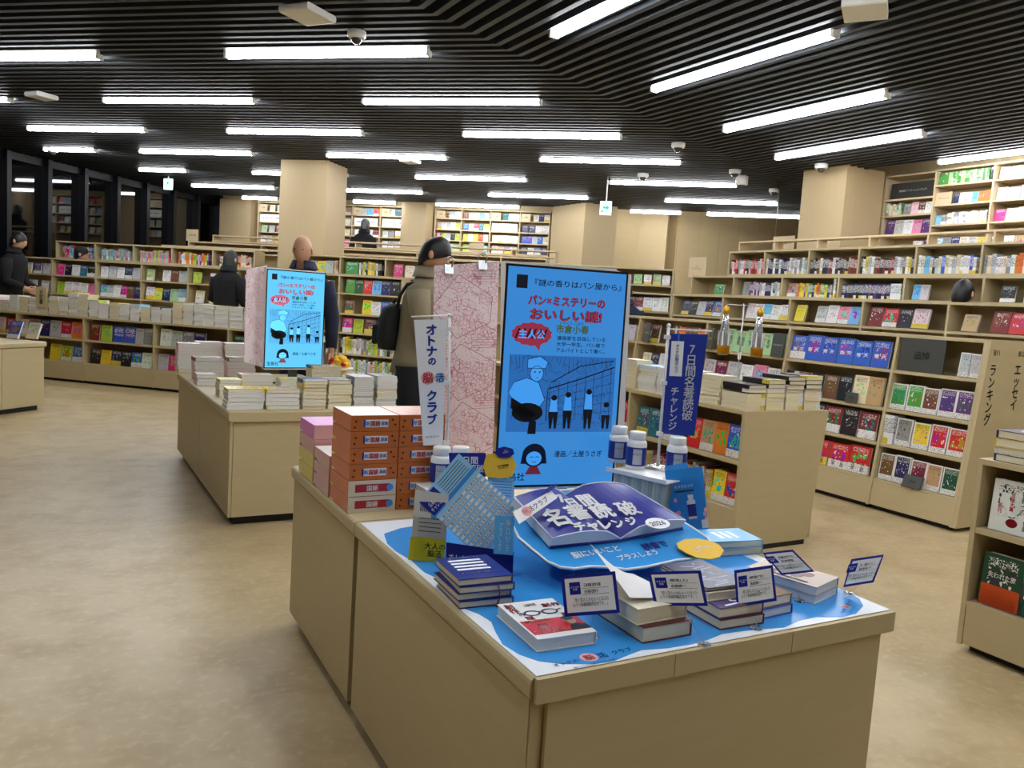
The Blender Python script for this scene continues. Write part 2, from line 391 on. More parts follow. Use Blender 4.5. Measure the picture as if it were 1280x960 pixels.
# ================================================================== books
PAL = {'white': (236, 236, 233), 'cream': (230, 218, 184), 'black': (26, 26, 29), 'navy': (30, 38, 92), 'blue': (48, 92, 196), 'sky blue': (116, 186, 228),
       'teal': (28, 118, 130), 'green': (72, 150, 62), 'pale green': (172, 205, 150), 'dark green': (24, 78, 52), 'red': (206, 34, 34), 'dark red': (122, 24, 30),
       'orange': (228, 122, 40), 'yellow': (238, 208, 48), 'pink': (238, 140, 172), 'magenta': (212, 40, 122), 'purple': (98, 52, 124), 'grey': (142, 142, 142),
       'silver': (192, 194, 198), 'brown': (112, 70, 44), 'tan': (192, 156, 110), 'pale pink': (235, 200, 205), 'lime': (180, 205, 60)}
def cover_mat(name, art, obi, title, spine=False, frame=False):
    m = mat(name, (.5, .5, .5, 1), .38); t = NT(m); b = t.n['Principled BSDF']
    oi = t.add('ObjectInfo'); tc = t.add('TexCoord'); sp = t.add('SeparateXYZ'); t.l.new(tc.outputs['Generated'], sp.inputs[0])
    X, Y, Z = sp.outputs; base = oi.outputs['Color']; R = oi.outputs['Random']
    hs = t.add('HueSaturation'); t.l.new(base, hs.inputs['Color'])
    t.l.new(t.math('MULTIPLY_ADD', R, .9), hs.inputs['Hue']); hs.inputs['Saturation'].default_value = 1.3; hs.inputs['Value'].default_value = .8
    c = base; Wv = t.math('MULTIPLY', R, 60)
    inv = t.add('Invert'); t.l.new(base, inv.inputs['Color']); bw = t.add('RGBToBW'); t.l.new(base, bw.inputs[0])
    ink = t.mix(t.math('GREATER_THAN', bw.outputs[0], .28), (.86, .85, .82, 1), (.03, .03, .05, 1))
    if art:      # a picture block made of soft blobs
        n1 = t.noise(tc.outputs['Generated'], 4.5, 2, '4D', Wv); n2 = t.noise(tc.outputs['Generated'], 9, 2, '4D', t.math('ADD', Wv, 7))
        zone = t.math('MULTIPLY', t.inside(Z, .30, .74), t.inside(X, .14, .86))
        c = t.mix(t.math('MULTIPLY', t.math('MULTIPLY', t.math('GREATER_THAN', n1, .52), zone), art), c, hs.outputs[0])
        c = t.mix(t.math('MULTIPLY', t.math('GREATER_THAN', n2, .63), zone), c, ink)
    # blocks of type
    mp = t.add('Mapping'); mp.inputs['Scale'].default_value = (30, 30, 36) if not spine else (6, 6, 30); t.l.new(tc.outputs['Generated'], mp.inputs[0])
    n3 = t.noise(mp.outputs[0], 1.0, 1, '4D', Wv)
    if not spine:
        z1 = t.math('MULTIPLY', t.inside(Z, .76, .93), t.inside(X, .12, .88))
        c = t.mix(t.math('MULTIPLY', t.math('MULTIPLY', z1, t.math('GREATER_THAN', n3, .55)), title), c, ink)
    else:
        z1 = t.inside(Z, .38, .9)
        c = t.mix(t.math('MULTIPLY', t.math('MULTIPLY', z1, t.math('GREATER_THAN', n3, .52)), title), c, ink)
    if obi:
        ob = t.math('MULTIPLY', t.math('LESS_THAN', Z, obi), t.math('GREATER_THAN', R, .35))
        oc = t.mix(t.math('GREATER_THAN', t.math('FRACT', t.math('MULTIPLY', R, 13)), .7), (.84, .83, .8, 1), (.8, .62, .06, 1))
        zz = t.math('MULTIPLY', ob, t.math('GREATER_THAN', n3, .60))
        c = t.mix(ob, c, oc); c = t.mix(zz, c, (.12, .05, .06, 1))
    if frame:
        edge = t.math('SUBTRACT', 1.0, t.math('MULTIPLY', t.inside(X, .07, .93), t.inside(Z, .20, .95)))
        c = t.mix(edge, c, t.mix(t.math('MULTIPLY', t.math('LESS_THAN', Z, .2), t.math('GREATER_THAN', n3, .58)), (.8, .79, .76, 1), (.1, .09, .1, 1)))
    t.l.new(c, b.inputs['Base Color']); return m
M_FACE = [cover_mat('cover_picture', 1.0, .24, .9), cover_mat('cover_type', .6, .0, 1.0), cover_mat('cover_band', .9, .32, 1.0), cover_mat('cover_framed', .5, 0, .8, frame=True)]
M_SPINE = [cover_mat('cover_spine', 0, .2, .85, True), cover_mat('cover_spine_plain', 0, 0, .8, True)]
M_FLATC = cover_mat('cover_flat', .8, .26, .9)
M_PAGES = grain('page_edges', srgb(232, 224, 200), srgb(214, 204, 176), 1.0, .8, 0, (2, 90, 2), 'Generated', 2)
M_PAGESW = grain('white_page_edges', srgb(238, 237, 232), srgb(214, 213, 208), 1.0, .8, 0, (2, 90, 2), 'Generated', 2)

def unit_book(name, cov, pages, t=.07, spine_round=False):
    """unit book: width x (spine at -x), thickness y (front cover at -y), height z from 0"""
    b = MB()
    b.box(-.5, .5, -.5, -.5 + t, 0, 1, 0); b.box(-.5, .5, .5 - t, .5, 0, 1, 0); b.box(-.5, -.46, -.5 + t, .5 - t, 0, 1, 0)
    b.box(-.46, .475, -.5 + t, .5 - t, .012, .988, 1)
    return b.mesh(name, [cov, pages])
BK_FACE = [unit_book('book_facing_%d' % i, m, M_PAGESW) for i, m in enumerate(M_FACE)]
BK_SPINE = [unit_book('book_spine_%d' % i, m, M_PAGES) for i, m in enumerate(M_SPINE)]
BK_FLAT = unit_book('book_flat', M_FLATC, M_PAGES); BK_FLATW = unit_book('book_flat_white', M_FLATC, M_PAGESW)
NBOOK = [0]; BOOKS = []
def put_book(me, loc, rot, size, col, label, group):
    o = bpy.data.objects.new('book', me); COL.objects.link(o)
    o.location = loc; o.rotation_mode = 'XYZ'; o.rotation_euler = rot; o.scale = size
    c = srgb(*[max(0, min(255, v + random.uniform(-8, 8))) for v in PAL[col]]); o.color = c
    o['label'] = label; o['category'] = 'book'; o['group'] = group; NBOOK[0] += 1; BOOKS.append(o)
    return o

def bookcase(fr, u0, u1, v, depth, levels, label, k=0.0, right=False, back=True, group=None, m=None, mi=None, base=True, edge=.022, z0=0.0, end_panel=None, left=True):
    m = m or M_WOOD; mi = mi or M_WOODIN; W = u1 - u0; top = levels[-1]
    t = thing('bookcase', label, 'bookcase', fr.w(u0, v, 0), fr.a, group)
    def side(x0, x1):
        prof = [(k * z0, z0 + (.03 if z0 == 0 else 0)), (depth, z0 + (.03 if z0 == 0 else 0)), (depth, top), (k * top, top)]
        MB().skin([[(x0, y, z) for y, z in prof], [(x1, y, z) for y, z in prof]]).build('side_panel', m, t)
    if left: side(0, .02)
    if right: side(W - .02, W)
    x1 = W - (.02 if right else 0)
    if back: MB().box(.02, x1, depth - .012, depth, z0 + .03, top - edge).build('back_panel', mi, t)
    for z in levels[:-1]: MB().box(.02, x1, k * z + .004, depth - .012, z - edge, z).build('shelf', m, t)
    MB().box(.02, x1, k * top, depth, top - edge, top).build('top_board', m, t)
    if base and levels[0] > .08:
        z1 = levels[0] - edge
        MB().skin([[(.022, k * .03 + .004, .035), (x1 - .002, k * .03 + .004, .035), (x1 - .002, k * .03 + .02, .035), (.022, k * .03 + .02, .035)],
                   [(.022, k * z1 + .004, z1), (x1 - .002, k * z1 + .004, z1), (x1 - .002, k * z1 + .02, z1), (.022, k * z1 + .02, z1)]]).build('base_panel', m, t)
    if z0 == 0: MB().box(.03, W - .03, .05, depth - .02, 0, .03).build('kick_board', M_KICK, t)
    return t

def faceout(fr, u0, u1, v, z, cols, place, h=.19, w=.13, tilt=9, sty=None, group='books displayed cover out', th=.022, jit=.004, txt=None):
    """books standing cover out, from left to right"""
    n = len(cols); step = (u1 - u0) / n; seen = {}
    for i, c in enumerate(cols):
        if not c: continue
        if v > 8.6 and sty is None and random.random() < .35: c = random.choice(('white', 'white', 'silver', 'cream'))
        hh = h * random.uniform(.93, 1.03); ww = min(w * random.uniform(.95, 1.04), step * .99)
        loc = fr.w(u0 + step * (i + .5) + random.uniform(-jit, jit), v + th / 2 + .004, z + .001 + th / 2 * sin(radians(tilt)))
        me = BK_FACE[(sty if sty is not None else random.randrange(3))]
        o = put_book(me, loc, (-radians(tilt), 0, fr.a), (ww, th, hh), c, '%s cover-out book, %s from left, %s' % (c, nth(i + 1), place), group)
        for (b_, x, z_, w_, h_, m_) in (txt or ()):
            letter(o, b_, w=w_, h=h_, loc=(x, -.51, z_), m=m_, rot=UP, bold=.02, vert=len(b_) > 1 and h_ > w_ * 1.2, name='cover_lettering')

def spines(fr, u0, u1, v, z, pal, place, h=(.17, .2), th=(.02, .034), d=.13, group='books standing spine out', sty=None, cap=99):
    u = u0; i = 0
    while i < cap:
        t = random.uniform(*th)
        if u + t > u1: break
        i += 1; c = pal[i % len(pal)] if pal and pal[0] == '!' else random.choice(pal)
        if c == '!': c = pal[1]
        me = BK_SPINE[random.randrange(2) if sty is None else sty]
        put_book(me, fr.w(u + t / 2, v + d / 2, z + .001), (0, 0, fr.a + pi / 2), (d, t * .96, random.uniform(*h)), c,
                 '%s spine-out book, %s from left, %s' % (c, nth(i), place), group)
        u += t

def pile(fr, u, v, z, w, d, n, t, col, place, spin=0, white=False, jit=.006, group='books lying in piles', tops=None, var=.1):
    """books lying flat; w along u, d along v; spin turns the page edges or the spine to the front"""
    zz = z + .0008
    for i in range(n):
        tt = t * random.uniform(1 - var, 1 + var); c = col if isinstance(col, str) else col[i % len(col)]
        if i == n - 1 and tops: c = tops
        a = fr.a + spin + random.uniform(-.02, .02)
        cu, cv = u + random.uniform(-jit, jit), v + random.uniform(-jit, jit)
        sw, sd = (w, d) if abs(sin(spin)) < .5 else (d, w)
        # the unit book stands on z=0; laid down it runs from its foot towards +y
        off = Vector((sin(a), -cos(a), 0)) * (sd / 2)
        loc = fr.w(cu, cv, zz + tt / 2) + off
        put_book(BK_FLATW if white else BK_FLAT, loc, (-pi / 2, 0, a), (sw, tt * .985, sd), c,
                 '%s flat book, %s from top, %s' % (c, nth(n - i), place), group)
        zz += tt
    return zz

# ================================================================== right-hand bookcases
YB = [3.02, 3.67, 4.65, 5.62, 6.61, 7.58]
L1 = [.22, .48, .73, 1.01, 1.27]
R1N = ['memorial', 'blue novel', 'green cover', 'gold pattern', 'far']
for i in range(5):
    bookcase(FR, -YB[i + 1], -YB[i], 5.14, .39, L1, 'low sloping beige bookcase, %s from the right end of the front run' % nth(i + 1), k=.12, right=(i == 0), group='sloping bookcases of the right front run')
FRB = Frame(90)
for i in range(5):
    bookcase(FRB, YB[i], YB[i + 1], -5.925, .39, L1, 'beige bookcase backing onto the %s sloping bay of the right front run' % R1N[i], k=.12, group='bookcases behind the right front run')
# lettered end panel
ep = thing('end_panel', 'slanted beige end panel lettered B11 and B12 at the aisle', 'panel', FR.w(-3.018, 5.14, 0), FR.a)
MB().skin([[(x, y, z) for y, z in ((0, .03), (.785, .03), (.64, 1.275), (.15, 1.275))] for x in (0, .024)]).build('board', M_WOOD, ep)
E_ROT = (pi / 2, 0, pi / 2)
letter(ep, 'B11', h=.035, loc=(.0255, .225, 1.19), m=M_DKTEXT, rot=E_ROT); letter(ep, 'B12', h=.035, loc=(.0255, .52, 1.19), m=M_DKTEXT, rot=E_ROT)
letter(ep, 'ランキング', h=.40, w=.075, loc=(.0255, .205, .91), m=M_DKTEXT, rot=E_ROT, vert=True); letter(ep, 'エッセイ', h=.30, w=.075, loc=(.0255, .495, .96), m=M_DKTEXT, rot=E_ROT, vert=True)
def r1(z): return 5.14 + .12 * z + .03
def sign(fr, u, v, z, w, h, txt, label, m=M_GREYSIGN, tm=M_BLACK, tilt=6, name='shelf_sign', th=.012, vert=False, yaw=0, bold=.01, frac=.5):
    t = thing(name, label, 'sign', fr.w(u, v, z), fr.a + yaw, 'signs on the shelves'); t.rotation_euler = (-radians(tilt), 0, fr.a + yaw)
    MB().box(-w / 2, w / 2, 0, th, 0, h).build('board', m, t)
    if txt:
        kw = dict(h=h * .7) if vert else (dict(w=w * frac) if len(txt) > 2 else dict(h=h * .25))
        letter(t, txt, loc=(0, -.001, h * (.5 if frac > .3 else .7)), m=tm, rot=UP, vert=vert, bold=bold, **kw)
    return t
# bay 1: memorial shelf
sign(FR, -3.46, r1(1.01) - .01, 1.012, .33, .235, '追悼', 'large charcoal sign lettered for the memorial shelf', tilt=2)
faceout(FR, -3.20, -3.05, r1(1.01), 1.01, ['silver', 'silver'], 'the memorial sign shelf', .17, .115, 8, 3)
faceout(FR, -3.65, -3.05, r1(.73), .73, ['green', 'green', 'brown', 'purple', 'purple'], 'the shelf below the memorial sign', .19, .12, 8, 3)
spines(FR, -3.65, -3.57, r1(.48), .48, ['white', 'silver'], 'left end of the memorial bay second shelf', (.2, .21), (.035, .04))
faceout(FR, -3.57, -3.05, r1(.48), .48, ['grey', 'yellow', 'red', 'red'], 'the second shelf of the memorial bay', .19, .125, 8, 3)
faceout(FR, -3.64, -3.05, r1(.22), .22, ['brown', 'navy', 'dark red', 'tan', 'dark green'], 'the lowest shelf of the memorial bay', .19, .115, 8, 3)
sign(FR, -3.35, r1(.22) - .045, .222, .14, .09, '追悼', 'small charcoal card leaning on the lowest memorial shelf', tilt=25)
# bay 2
faceout(FR, -4.63, -3.72, r1(1.01), 1.01, ['blue'] * 6, 'the top shelf beside the memorial sign', .2, .15, 8, 2, txt=(('青', -.22, .42, .3, .16, M_PAPER), ('天', .2, .42, .3, .16, M_PAPER)))
faceout(FR, -4.63, -3.98, r1(.73), .73, ['black', 'brown', 'black', 'brown', 'black'], 'the dark row under the blue novels', .19, .12, 8, 1)
faceout(FR, -3.98, -3.72, r1(.73), .73, ['cream', 'tan'], 'the dark row end beside the memorial bay', .22, .125, 8, 1)
faceout(FR, -4.63, -3.72, r1(.48), .48, ['black', 'dark red', 'black', 'dark red', 'black', 'dark red'], 'the third shelf left of the memorial bay', .2, .145, 8, 2)
faceout(FR, -4.63, -3.72, r1(.22), .22, ['red', 'red', 'red', 'red', 'red'], 'the lowest shelf left of the memorial bay', .2, .17, 8, 2, txt=(('文学', -.25, .24, .18, .36, M_BLACK), ('小説', .2, .24, .18, .36, M_BLACK)))
for u, n in ((-4.3, 'left'), (-3.95, 'right')):
    sign(FR, u, r1(.73) - .035, .73, .1, .08, '文学', 'small charcoal card on the dark row, the %s one' % n, tilt=10)
# bay 3..5
faceout(FR, -5.42, -4.68, r1(1.01), 1.01, ['pale green'] * 5, 'the green cover bay top shelf', .2, .15, 8, 1, txt=(('休養', -.18, .55, .24, .44, mat('leaf_green', srgb(60, 110, 50), .5)), ('基本', .2, .5, .24, .44, mat('leaf_green', srgb(60, 110, 50), .5))))
sign(FR, -5.52, r1(1.01) - .05, 1.01, .15, .2, 'ランキング', 'charcoal ranking sign left of the pale green books', tm=M_WHITE, yaw=-.5, frac=.7)
sign(FR, -4.72, r1(1.01) - .05, 1.01, .13, .2, 'ランキング', 'charcoal ranking sign behind the hanging bottles', tm=M_WHITE, frac=.7)
faceout(FR, -5.6, -4.68, r1(.73), .73, ['silver', 'dark red', 'silver', 'white', 'pink', 'white'], 'the green cover bay second shelf', .19, .14, 8)
faceout(FR, -6.1, -5.66, r1(1.01), 1.01, ['brown', 'orange', 'brown', 'brown', 'orange'], 'the gold pattern bay right part', .19, .1, 8, 0)
faceout(FR, -6.55, -6.3, r1(1.01), 1.01, ['brown', 'brown'], 'the gold pattern bay left part', .19, .12, 8, 0)
sign(FR, -6.42, r1(1.01) - .06, 1.01, .15, .2, 'ランキング', 'charcoal ranking sign at the gold pattern bay', tm=M_WHITE, yaw=-.35, frac=.7)
faceout(FR, -7.5, -6.68, r1(1.01), 1.01, ['white', 'dark red', 'white', 'pink', 'white', 'silver'], 'the far bay top shelf', .17, .12, 8)
for z, zn in ((.73, 'second'), (.48, 'third'), (.22, 'lowest')):
    faceout(FR, -6.5, -5.7, r1(z), z, ['cream', 'navy', 'white', 'green', 'cream', 'red'], '%s shelf of the gold pattern bay' % zn, .18, .125, 8)

# second run: covers out on slanted ledges
Y2 = [3.15, 3.97, 4.77, 5.6, 6.52, 7.33]
for i in range(5):
    bookcase(FR, -Y2[i + 1], -Y2[i], 6.3, .34, [.3, .65, 1.0, 1.315, 1.55], 'beige bookcase of the second right run, %s from right' % nth(i + 1), k=.02, group='bookcases of the second right run', right=(i == 0))
v2 = 6.3 + .05
faceout(FR, -3.9, -3.2, v2, 1.315, [None, None, 'dark red', 'red', 'magenta'], 'the second run above the end panel', .17, .14, 14, 1)
faceout(FR, -4.72, -4.0, v2, 1.315, ['dark red', 'red', 'black', 'pale pink', None], 'the second run above the memorial sign', .17, .14, 14, 0)
faceout(FR, -4.0, -3.72, v2, 1.315, [None, 'tan'], 'the second run right of the pink book', .15, .12, 18, 0)
faceout(FR, -5.55, -4.8, v2, 1.315, ['yellow', None, 'silver', 'white', 'pink', 'sky blue'], 'the second run above the blue novels', .17, .12, 14, 0)
faceout(FR, -6.3, -5.63, v2, 1.315, [None, 'pale pink', 'white', 'sky blue', 'white', 'white'], 'the second run above the green covers', .16, .12, 14, 2)
faceout(FR, -7.2, -6.56, v2, 1.315, ['navy', 'black', 'silver', 'navy', 'blue'], 'the second run far left bay', .17, .12, 14, 0)

# third run: spines
Y3 = [3.36, 4.1, 4.85, 5.59, 6.33, 7.06, 7.78]
for i in range(6):
    bookcase(FR, -Y3[i + 1], -Y3[i], 7.0, .3, [.3, .75, 1.15, 1.585, 1.81], 'beige bookcase of the third right run, %s from right' % nth(i + 1), group='bookcases of the third right run', right=(i == 0))
MIX = ['white', 'silver', 'navy', 'cream', 'dark red', 'green', 'black', 'sky blue', 'purple', 'white', 'orange', 'grey']
faceout(FR, -4.0, -3.8, 7.04, 1.585, ['black'], 'third run rightmost bay', .15, .12, 10, 0)
spines(FR, -3.76, -3.42, 7.03, 1.585, ['teal', 'white', 'navy', 'silver'], 'third run rightmost bay', (.14, .17))
faceout(FR, -4.78, -4.62, 7.04, 1.585, ['sky blue', 'silver'], 'third run second bay', .15, .12, 10, 1)
spines(FR, -5.55, -5.0, 7.03, 1.585, ['navy', 'purple', 'black', 'navy'], 'third run third bay', (.14, .15)); spines(FR, -5.0, -4.87, 7.03, 1.585, ['white'], 'third run third bay end', (.15, .15))
faceout(FR, -6.28, -6.16, 7.04, 1.585, ['tan'], 'third run fourth bay', .15, .12, 10, 0)
spines(FR, -6.14, -5.66, 7.03, 1.585, ['green', 'yellow', 'navy', 'orange', 'grey', 'purple'], 'third run fourth bay', (.13, .15)); spines(FR, -5.66, -5.61, 7.03, 1.585, ['white'], 'third run fourth bay end', (.19, .2))
faceout(FR, -6.95, -6.83, 7.04, 1.585, ['grey'], 'third run fifth bay', .15, .11, 10, 0)
spines(FR, -6.82, -6.36, 7.03, 1.585, ['pale pink', 'navy', 'white', 'purple', 'white', 'silver'], 'third run fifth bay', (.13, .17))
faceout(FR, -7.42, -7.26, 7.04, 1.585, ['green'], 'third run leftmost bay', .13, .15, 10, 1)
# fourth run: spines
Y4 = [3.83, 4.5, 5.17, 5.84, 6.51, 7.18, 7.78]
for i in range(6):
    bookcase(FR, -Y4[i + 1], -Y4[i], 7.6, .3, [.3, .8, 1.3, 1.875, 2.165], 'tall beige bookcase of the fourth right run, %s from right' % nth(i + 1), group='bookcases of the fourth right run', right=(i == 0))
P4 = [['white', 'silver', 'orange', 'grey', 'cream'], ['white', 'sky blue', 'navy', 'silver', 'white', 'cream', 'blue'], ['dark red', 'white', 'black', 'silver', 'yellow', 'brown'],
      ['black', 'white', 'navy', 'dark red', 'brown'], ['white', 'black', 'silver', 'grey', 'navy'], ['silver', 'red', 'black', 'white', 'dark red']]
for i in range(6):
    spines(FR, -Y4[i + 1] + .03, -Y4[i] - .01, 7.62, 1.875, P4[i], 'fourth run, bay %s from right' % nth(i + 1), (.15, .19), (.026, .042), .15)
# open rail unit at the top
Y5 = [4.0, 4.75, 5.46, 6.18, 6.91, 7.6, 8.22]
for i in range(6):
    bookcase(FR, -Y5[i + 1], -Y5[i], 8.2, .16, [.3, 1.0, 1.6, 2.235, 2.36], 'open rail topped bookcase before the right wall, %s from right' % nth(i + 1), m=M_MAPLE, back=False, group='rail topped bookcases on the right', right=(i == 0))
# wall bookcase up to the ceiling
def zs(z): return H + (z - H) * KC
YW = [y * KC for y in (3.8, 4.46, 5.12, 5.78, 6.42)]
WL = {3: [.4, 1.0, 1.6, zs(2.2), zs(2.42), zs(2.65), zs(2.84), zs(3.12)]}
for i in range(4):
    lv = WL.get(i, [.4, 1.0, 1.6, zs(2.22), zs(2.51), zs(2.735), zs(2.955), zs(3.13)])
    bookcase(FR, -YW[i + 1], -YW[i], WSX, .32, lv, 'ceiling high maple bookcase on the right wall, %s from right' % nth(i + 1), m=M_MAPLE, group='wall bookcases on the right')
a, b, c, d = -YW[4] + .04, -YW[3] - .01, -YW[2] - .01, -YW[1] - .01
t = sign(FR, (a + b) / 2 + .01, WSX + .05, zs(2.84), .62, .21, '神保町アウトレットブック', 'wide black sign in the wall bookcase beside the pillar', m=mat('black_sign', srgb(44, 44, 42), .5), tm=mat('pale_ink', srgb(205, 205, 198), .6), tilt=6, frac=.62)
spines(FR, a, a + .22, WSX + .04, zs(2.65), ['silver', 'pale green', 'cream'], 'wall bookcase under the black sign', (.13, .16)); faceout(FR, a + .24, b - .02, WSX + .05, zs(2.65), ['grey', 'pale pink', 'brown', 'black'], 'wall bookcase under the black sign', .15, .1, 8)
faceout(FR, a, b - .02, WSX + .05, zs(2.42), ['purple', 'silver', 'white', 'pink', 'purple'], 'wall bookcase third row beside the pillar', .19, .15, 8, 1)
spines(FR, b + .04, c - .04, WSX + .04, zs(2.955), ['green', 'green', 'pale green'], 'wall bookcase top row', (.145, .15), (.022, .03)); spines(FR, c - .04, c - .01, WSX + .04, zs(2.955), ['black'], 'wall bookcase top row end', (.15, .16))
sign(FR, b + .13, WSX + .03, zs(2.735), .2, .15, 'アウトレット', 'small beige outlet sign in the wall bookcase', m=M_MAPLE, tm=M_BLACK, tilt=4, frac=.7)
faceout(FR, b + .24, c - .02, WSX + .05, zs(2.735), ['navy', 'white', 'pale pink', 'sky blue', 'orange', 'orange'], 'wall bookcase row with the outlet sign', .13, .1, 8, 1)
faceout(FR, b + .04, b + .18, WSX + .05, zs(2.51), ['sky blue', 'grey'], 'wall bookcase pale row', .12, .08, 8); spines(FR, b + .2, c - .02, WSX + .04, zs(2.51), ['white', 'silver', 'white', 'cream'], 'wall bookcase pale row', (.13, .15), (.02, .03))
faceout(FR, b + .05, c - .02, WSX + .05, zs(2.22), ['sky blue', 'grey', 'navy', 'cream', 'black', 'yellow'], 'wall bookcase row behind the rail', .16, .11, 8)
faceout(FR, a + .3, b - .02, WSX + .05, zs(2.2), [None, 'cream', 'purple'], 'wall bookcase lowest row beside the pillar', .16, .12, 8)
for j, (z, cs) in enumerate(((zs(2.955), ['silver', 'silver', 'white', 'orange', 'black']), (zs(2.735), ['white', 'pale pink', 'pink', 'white', 'magenta']), (zs(2.51), ['magenta', 'white', 'silver', 'red', 'green']), (zs(2.22), ['white', 'sky blue', 'tan', 'yellow', 'white']))):
    faceout(FR, c + .04, d - .02, WSX + .05, z, cs, 'wall bookcase right bay, %s row' % nth(j + 1), .15, .12, 8)
    faceout(FR, d + .04, d + .64, WSX + .05, z, cs[::-1], 'wall bookcase last bay, %s row' % nth(j + 1), .15, .12, 8)

# ================================================================== island between the near table and the right run
YM = [3.18, 4.2, 5.2, 6.2]
for i in range(3):
    bookcase(FR, -YM[i + 1], -YM[i], 3.32, .64, [.24, .515, .80], 'low beige book island behind the blue banner, %s bay from its end' % nth(i + 1), group='bays of the right book island')
e2 = thing('end_panel', 'plain beige end panel of the book island facing the viewer', 'panel', FR.w(-3.178, 3.31, 0), FR.a)
MB().skin([[(x, y, z) for y, z in ((0, .03), (.60, .03), (.68, .80), (0, .80))] for x in (0, .024)]).build('board', M_WOOD, e2)
MB().box(.006, .02, .05, .58, 0, .03).build('kick_board', M_KICK, e2)
faceout(FR, -4.15, -3.80, 3.36, .515, ['teal', 'teal', 'yellow'], 'the island upper shelf, left part', .19, .125, 6, 0)
faceout(FR, -3.66, -3.22, 3.36, .515, ['red', 'tan', 'orange', 'blue'], 'the island upper shelf, right part', .19, .13, 6, 0)
spines(FR, -4.1, -3.45, 3.40, .24, ['white', 'cream', 'dark red', 'silver', 'yellow'], 'the island lower shelf', (.15, .18))
faceout(FR, -3.42, -3.22, 3.36, .24, ['yellow', 'red'], 'the island lower shelf', .18, .12, 6, 0)
faceout(FR, -5.1, -4.25, 3.36, .515, ['teal', 'dark green', 'teal', 'white', 'yellow', 'red'], 'the island far upper shelf', .19, .13, 6, 0)
# piles on it
px_ = 0
for r, v in enumerate((3.42, 3.575, 3.73, 3.885)):
    blackn = 2 if r < 2 else 3
    pile(FR, -3.29, v, .80, .2, .14, 4, .024, 'cream', 'the front pile under black books, %s from left' % nth(r + 1), spin=pi, tops=None)
    pile(FR, -3.29, v, .899, .2, .14, [2, 3, 4, 4][r], .024, 'black', 'black pile at the island end, %s from left' % nth(r + 1), spin=pi / 2)
for i, (y, n, t_, cs, dv) in enumerate([(3.50, 7, .024, 'cream', 0), (3.70, 8, .022, 'cream', .01), (3.89, 9, .018, ['white', 'silver'], 0), (4.08, 8, .02, ['white', 'sky blue', 'white'], .01), (4.28, 9, .021, 'cream', 0), (4.5, 9, .02, 'cream', .01), (4.7, 8, .02, ['white', 'cream'], 0)]):
    pile(FR, -y, 3.42 + dv, .80, .18, .128, n, t_, cs, 'island pile, %s back from the black ones' % nth(i + 1), spin=(0 if i % 2 else pi), white=i in (2, 3), tops=['cream', 'white', 'silver', 'sky blue', 'cream', 'white', 'pale pink'][i])
    if i < 6: pile(FR, -y, 3.62, .80, .18, .13, max(3, n - 3 + i % 3), t_, ['white', 'cream', 'silver'][i % 3], 'second row island pile, %s back from the black ones' % nth(i + 1), spin=pi, white=bool(i % 2), tops=['white', 'sky blue', 'silver', 'navy', 'white', 'cream'][i])

# ================================================================== left front island (long run with piles on top)
UF = [-9.44, -8.44, -7.45, -6.45, -5.45, -4.5]
for i in range(5):
    bookcase(FL, UF[i], UF[i + 1], 8.37, .55, [.25, .54, .82], 'low beige book island along the left aisle, %s bay from left' % nth(i + 1), group='bays of the left book island', right=(i == 4))
vf = 8.37 + .05
faceout(FL, -8.3, -7.5, vf, .54, ['grey', 'navy', 'silver', 'red', 'orange'], 'left island upper shelf, second bay', .2, .15, 6)
faceout(FL, -8.42, -8.32, vf, .54, ['pale pink'], 'left island upper shelf, second bay edge', .2, .1, 6)
faceout(FL, -9.3, -8.5, vf, .54, ['white', 'grey', 'navy', 'pale pink', 'red'], 'left island upper shelf, first bay', .19, .13, 6)
faceout(FL, -8.02 + .03, -7.48, vf - .002, .25, ['yellow', 'lime', 'blue'], 'left island lower shelf, second bay', .2, .15, 8)
faceout(FL, -7.40, -7.08, vf, .54, ['dark red', 'lime'], 'left island upper shelf, third bay left', .2, .14, 6, 1)
faceout(FL, -7.06, -6.74, vf, .54, ['blue', 'blue'], 'left island upper shelf, third bay middle', .2, .16, 6, 2, txt=(('DIE', 0, .72, .8, .22, M_PAPER), ('WITH', 0, .46, .8, .16, M_PAPER)))
faceout(FL, -6.74, -6.5, vf, .54, ['silver', 'grey'], 'left island upper shelf, third bay right', .2, .12, 6, 1)
faceout(FL, -7.38, -6.5, vf, .25, ['black', 'yellow', 'navy', 'black', 'blue', 'white'], 'left island lower shelf, third bay', .19, .15, 8, 2)
faceout(FL, -6.40, -5.78, vf, .54, ['white', 'silver', 'grey', 'navy'], 'left island upper shelf, fourth bay', .2, .15, 6, 1)
faceout(FL, -6.42, -5.98, vf, .25, ['silver', 'magenta', 'magenta'], 'left island lower shelf, fourth bay', .19, .15, 8, 1)
faceout(FL, -5.42, -4.6, vf, .54, ['dark green', 'dark green', 'dark green', 'dark green'], 'left island upper shelf, fifth bay', .2, .18, 4, 0)
uu = -9.3; i = 0
PC = ['white', 'cream', 'black', 'white', 'pale pink', 'cream', 'silver', 'white', 'dark red', 'white', 'grey', 'cream', 'yellow', 'lime', 'cream', 'yellow', 'white', 'sky blue', 'cream', 'navy', 'sky blue', 'pale green', 'white']
HC = [.16, .17, .17, .2, .13, .2, .2, .19, .19, .22, .23, .29, .28, .2, .18, .19, .2, .2, .17, .19, .18, .25, .25, .25, .25, .25]
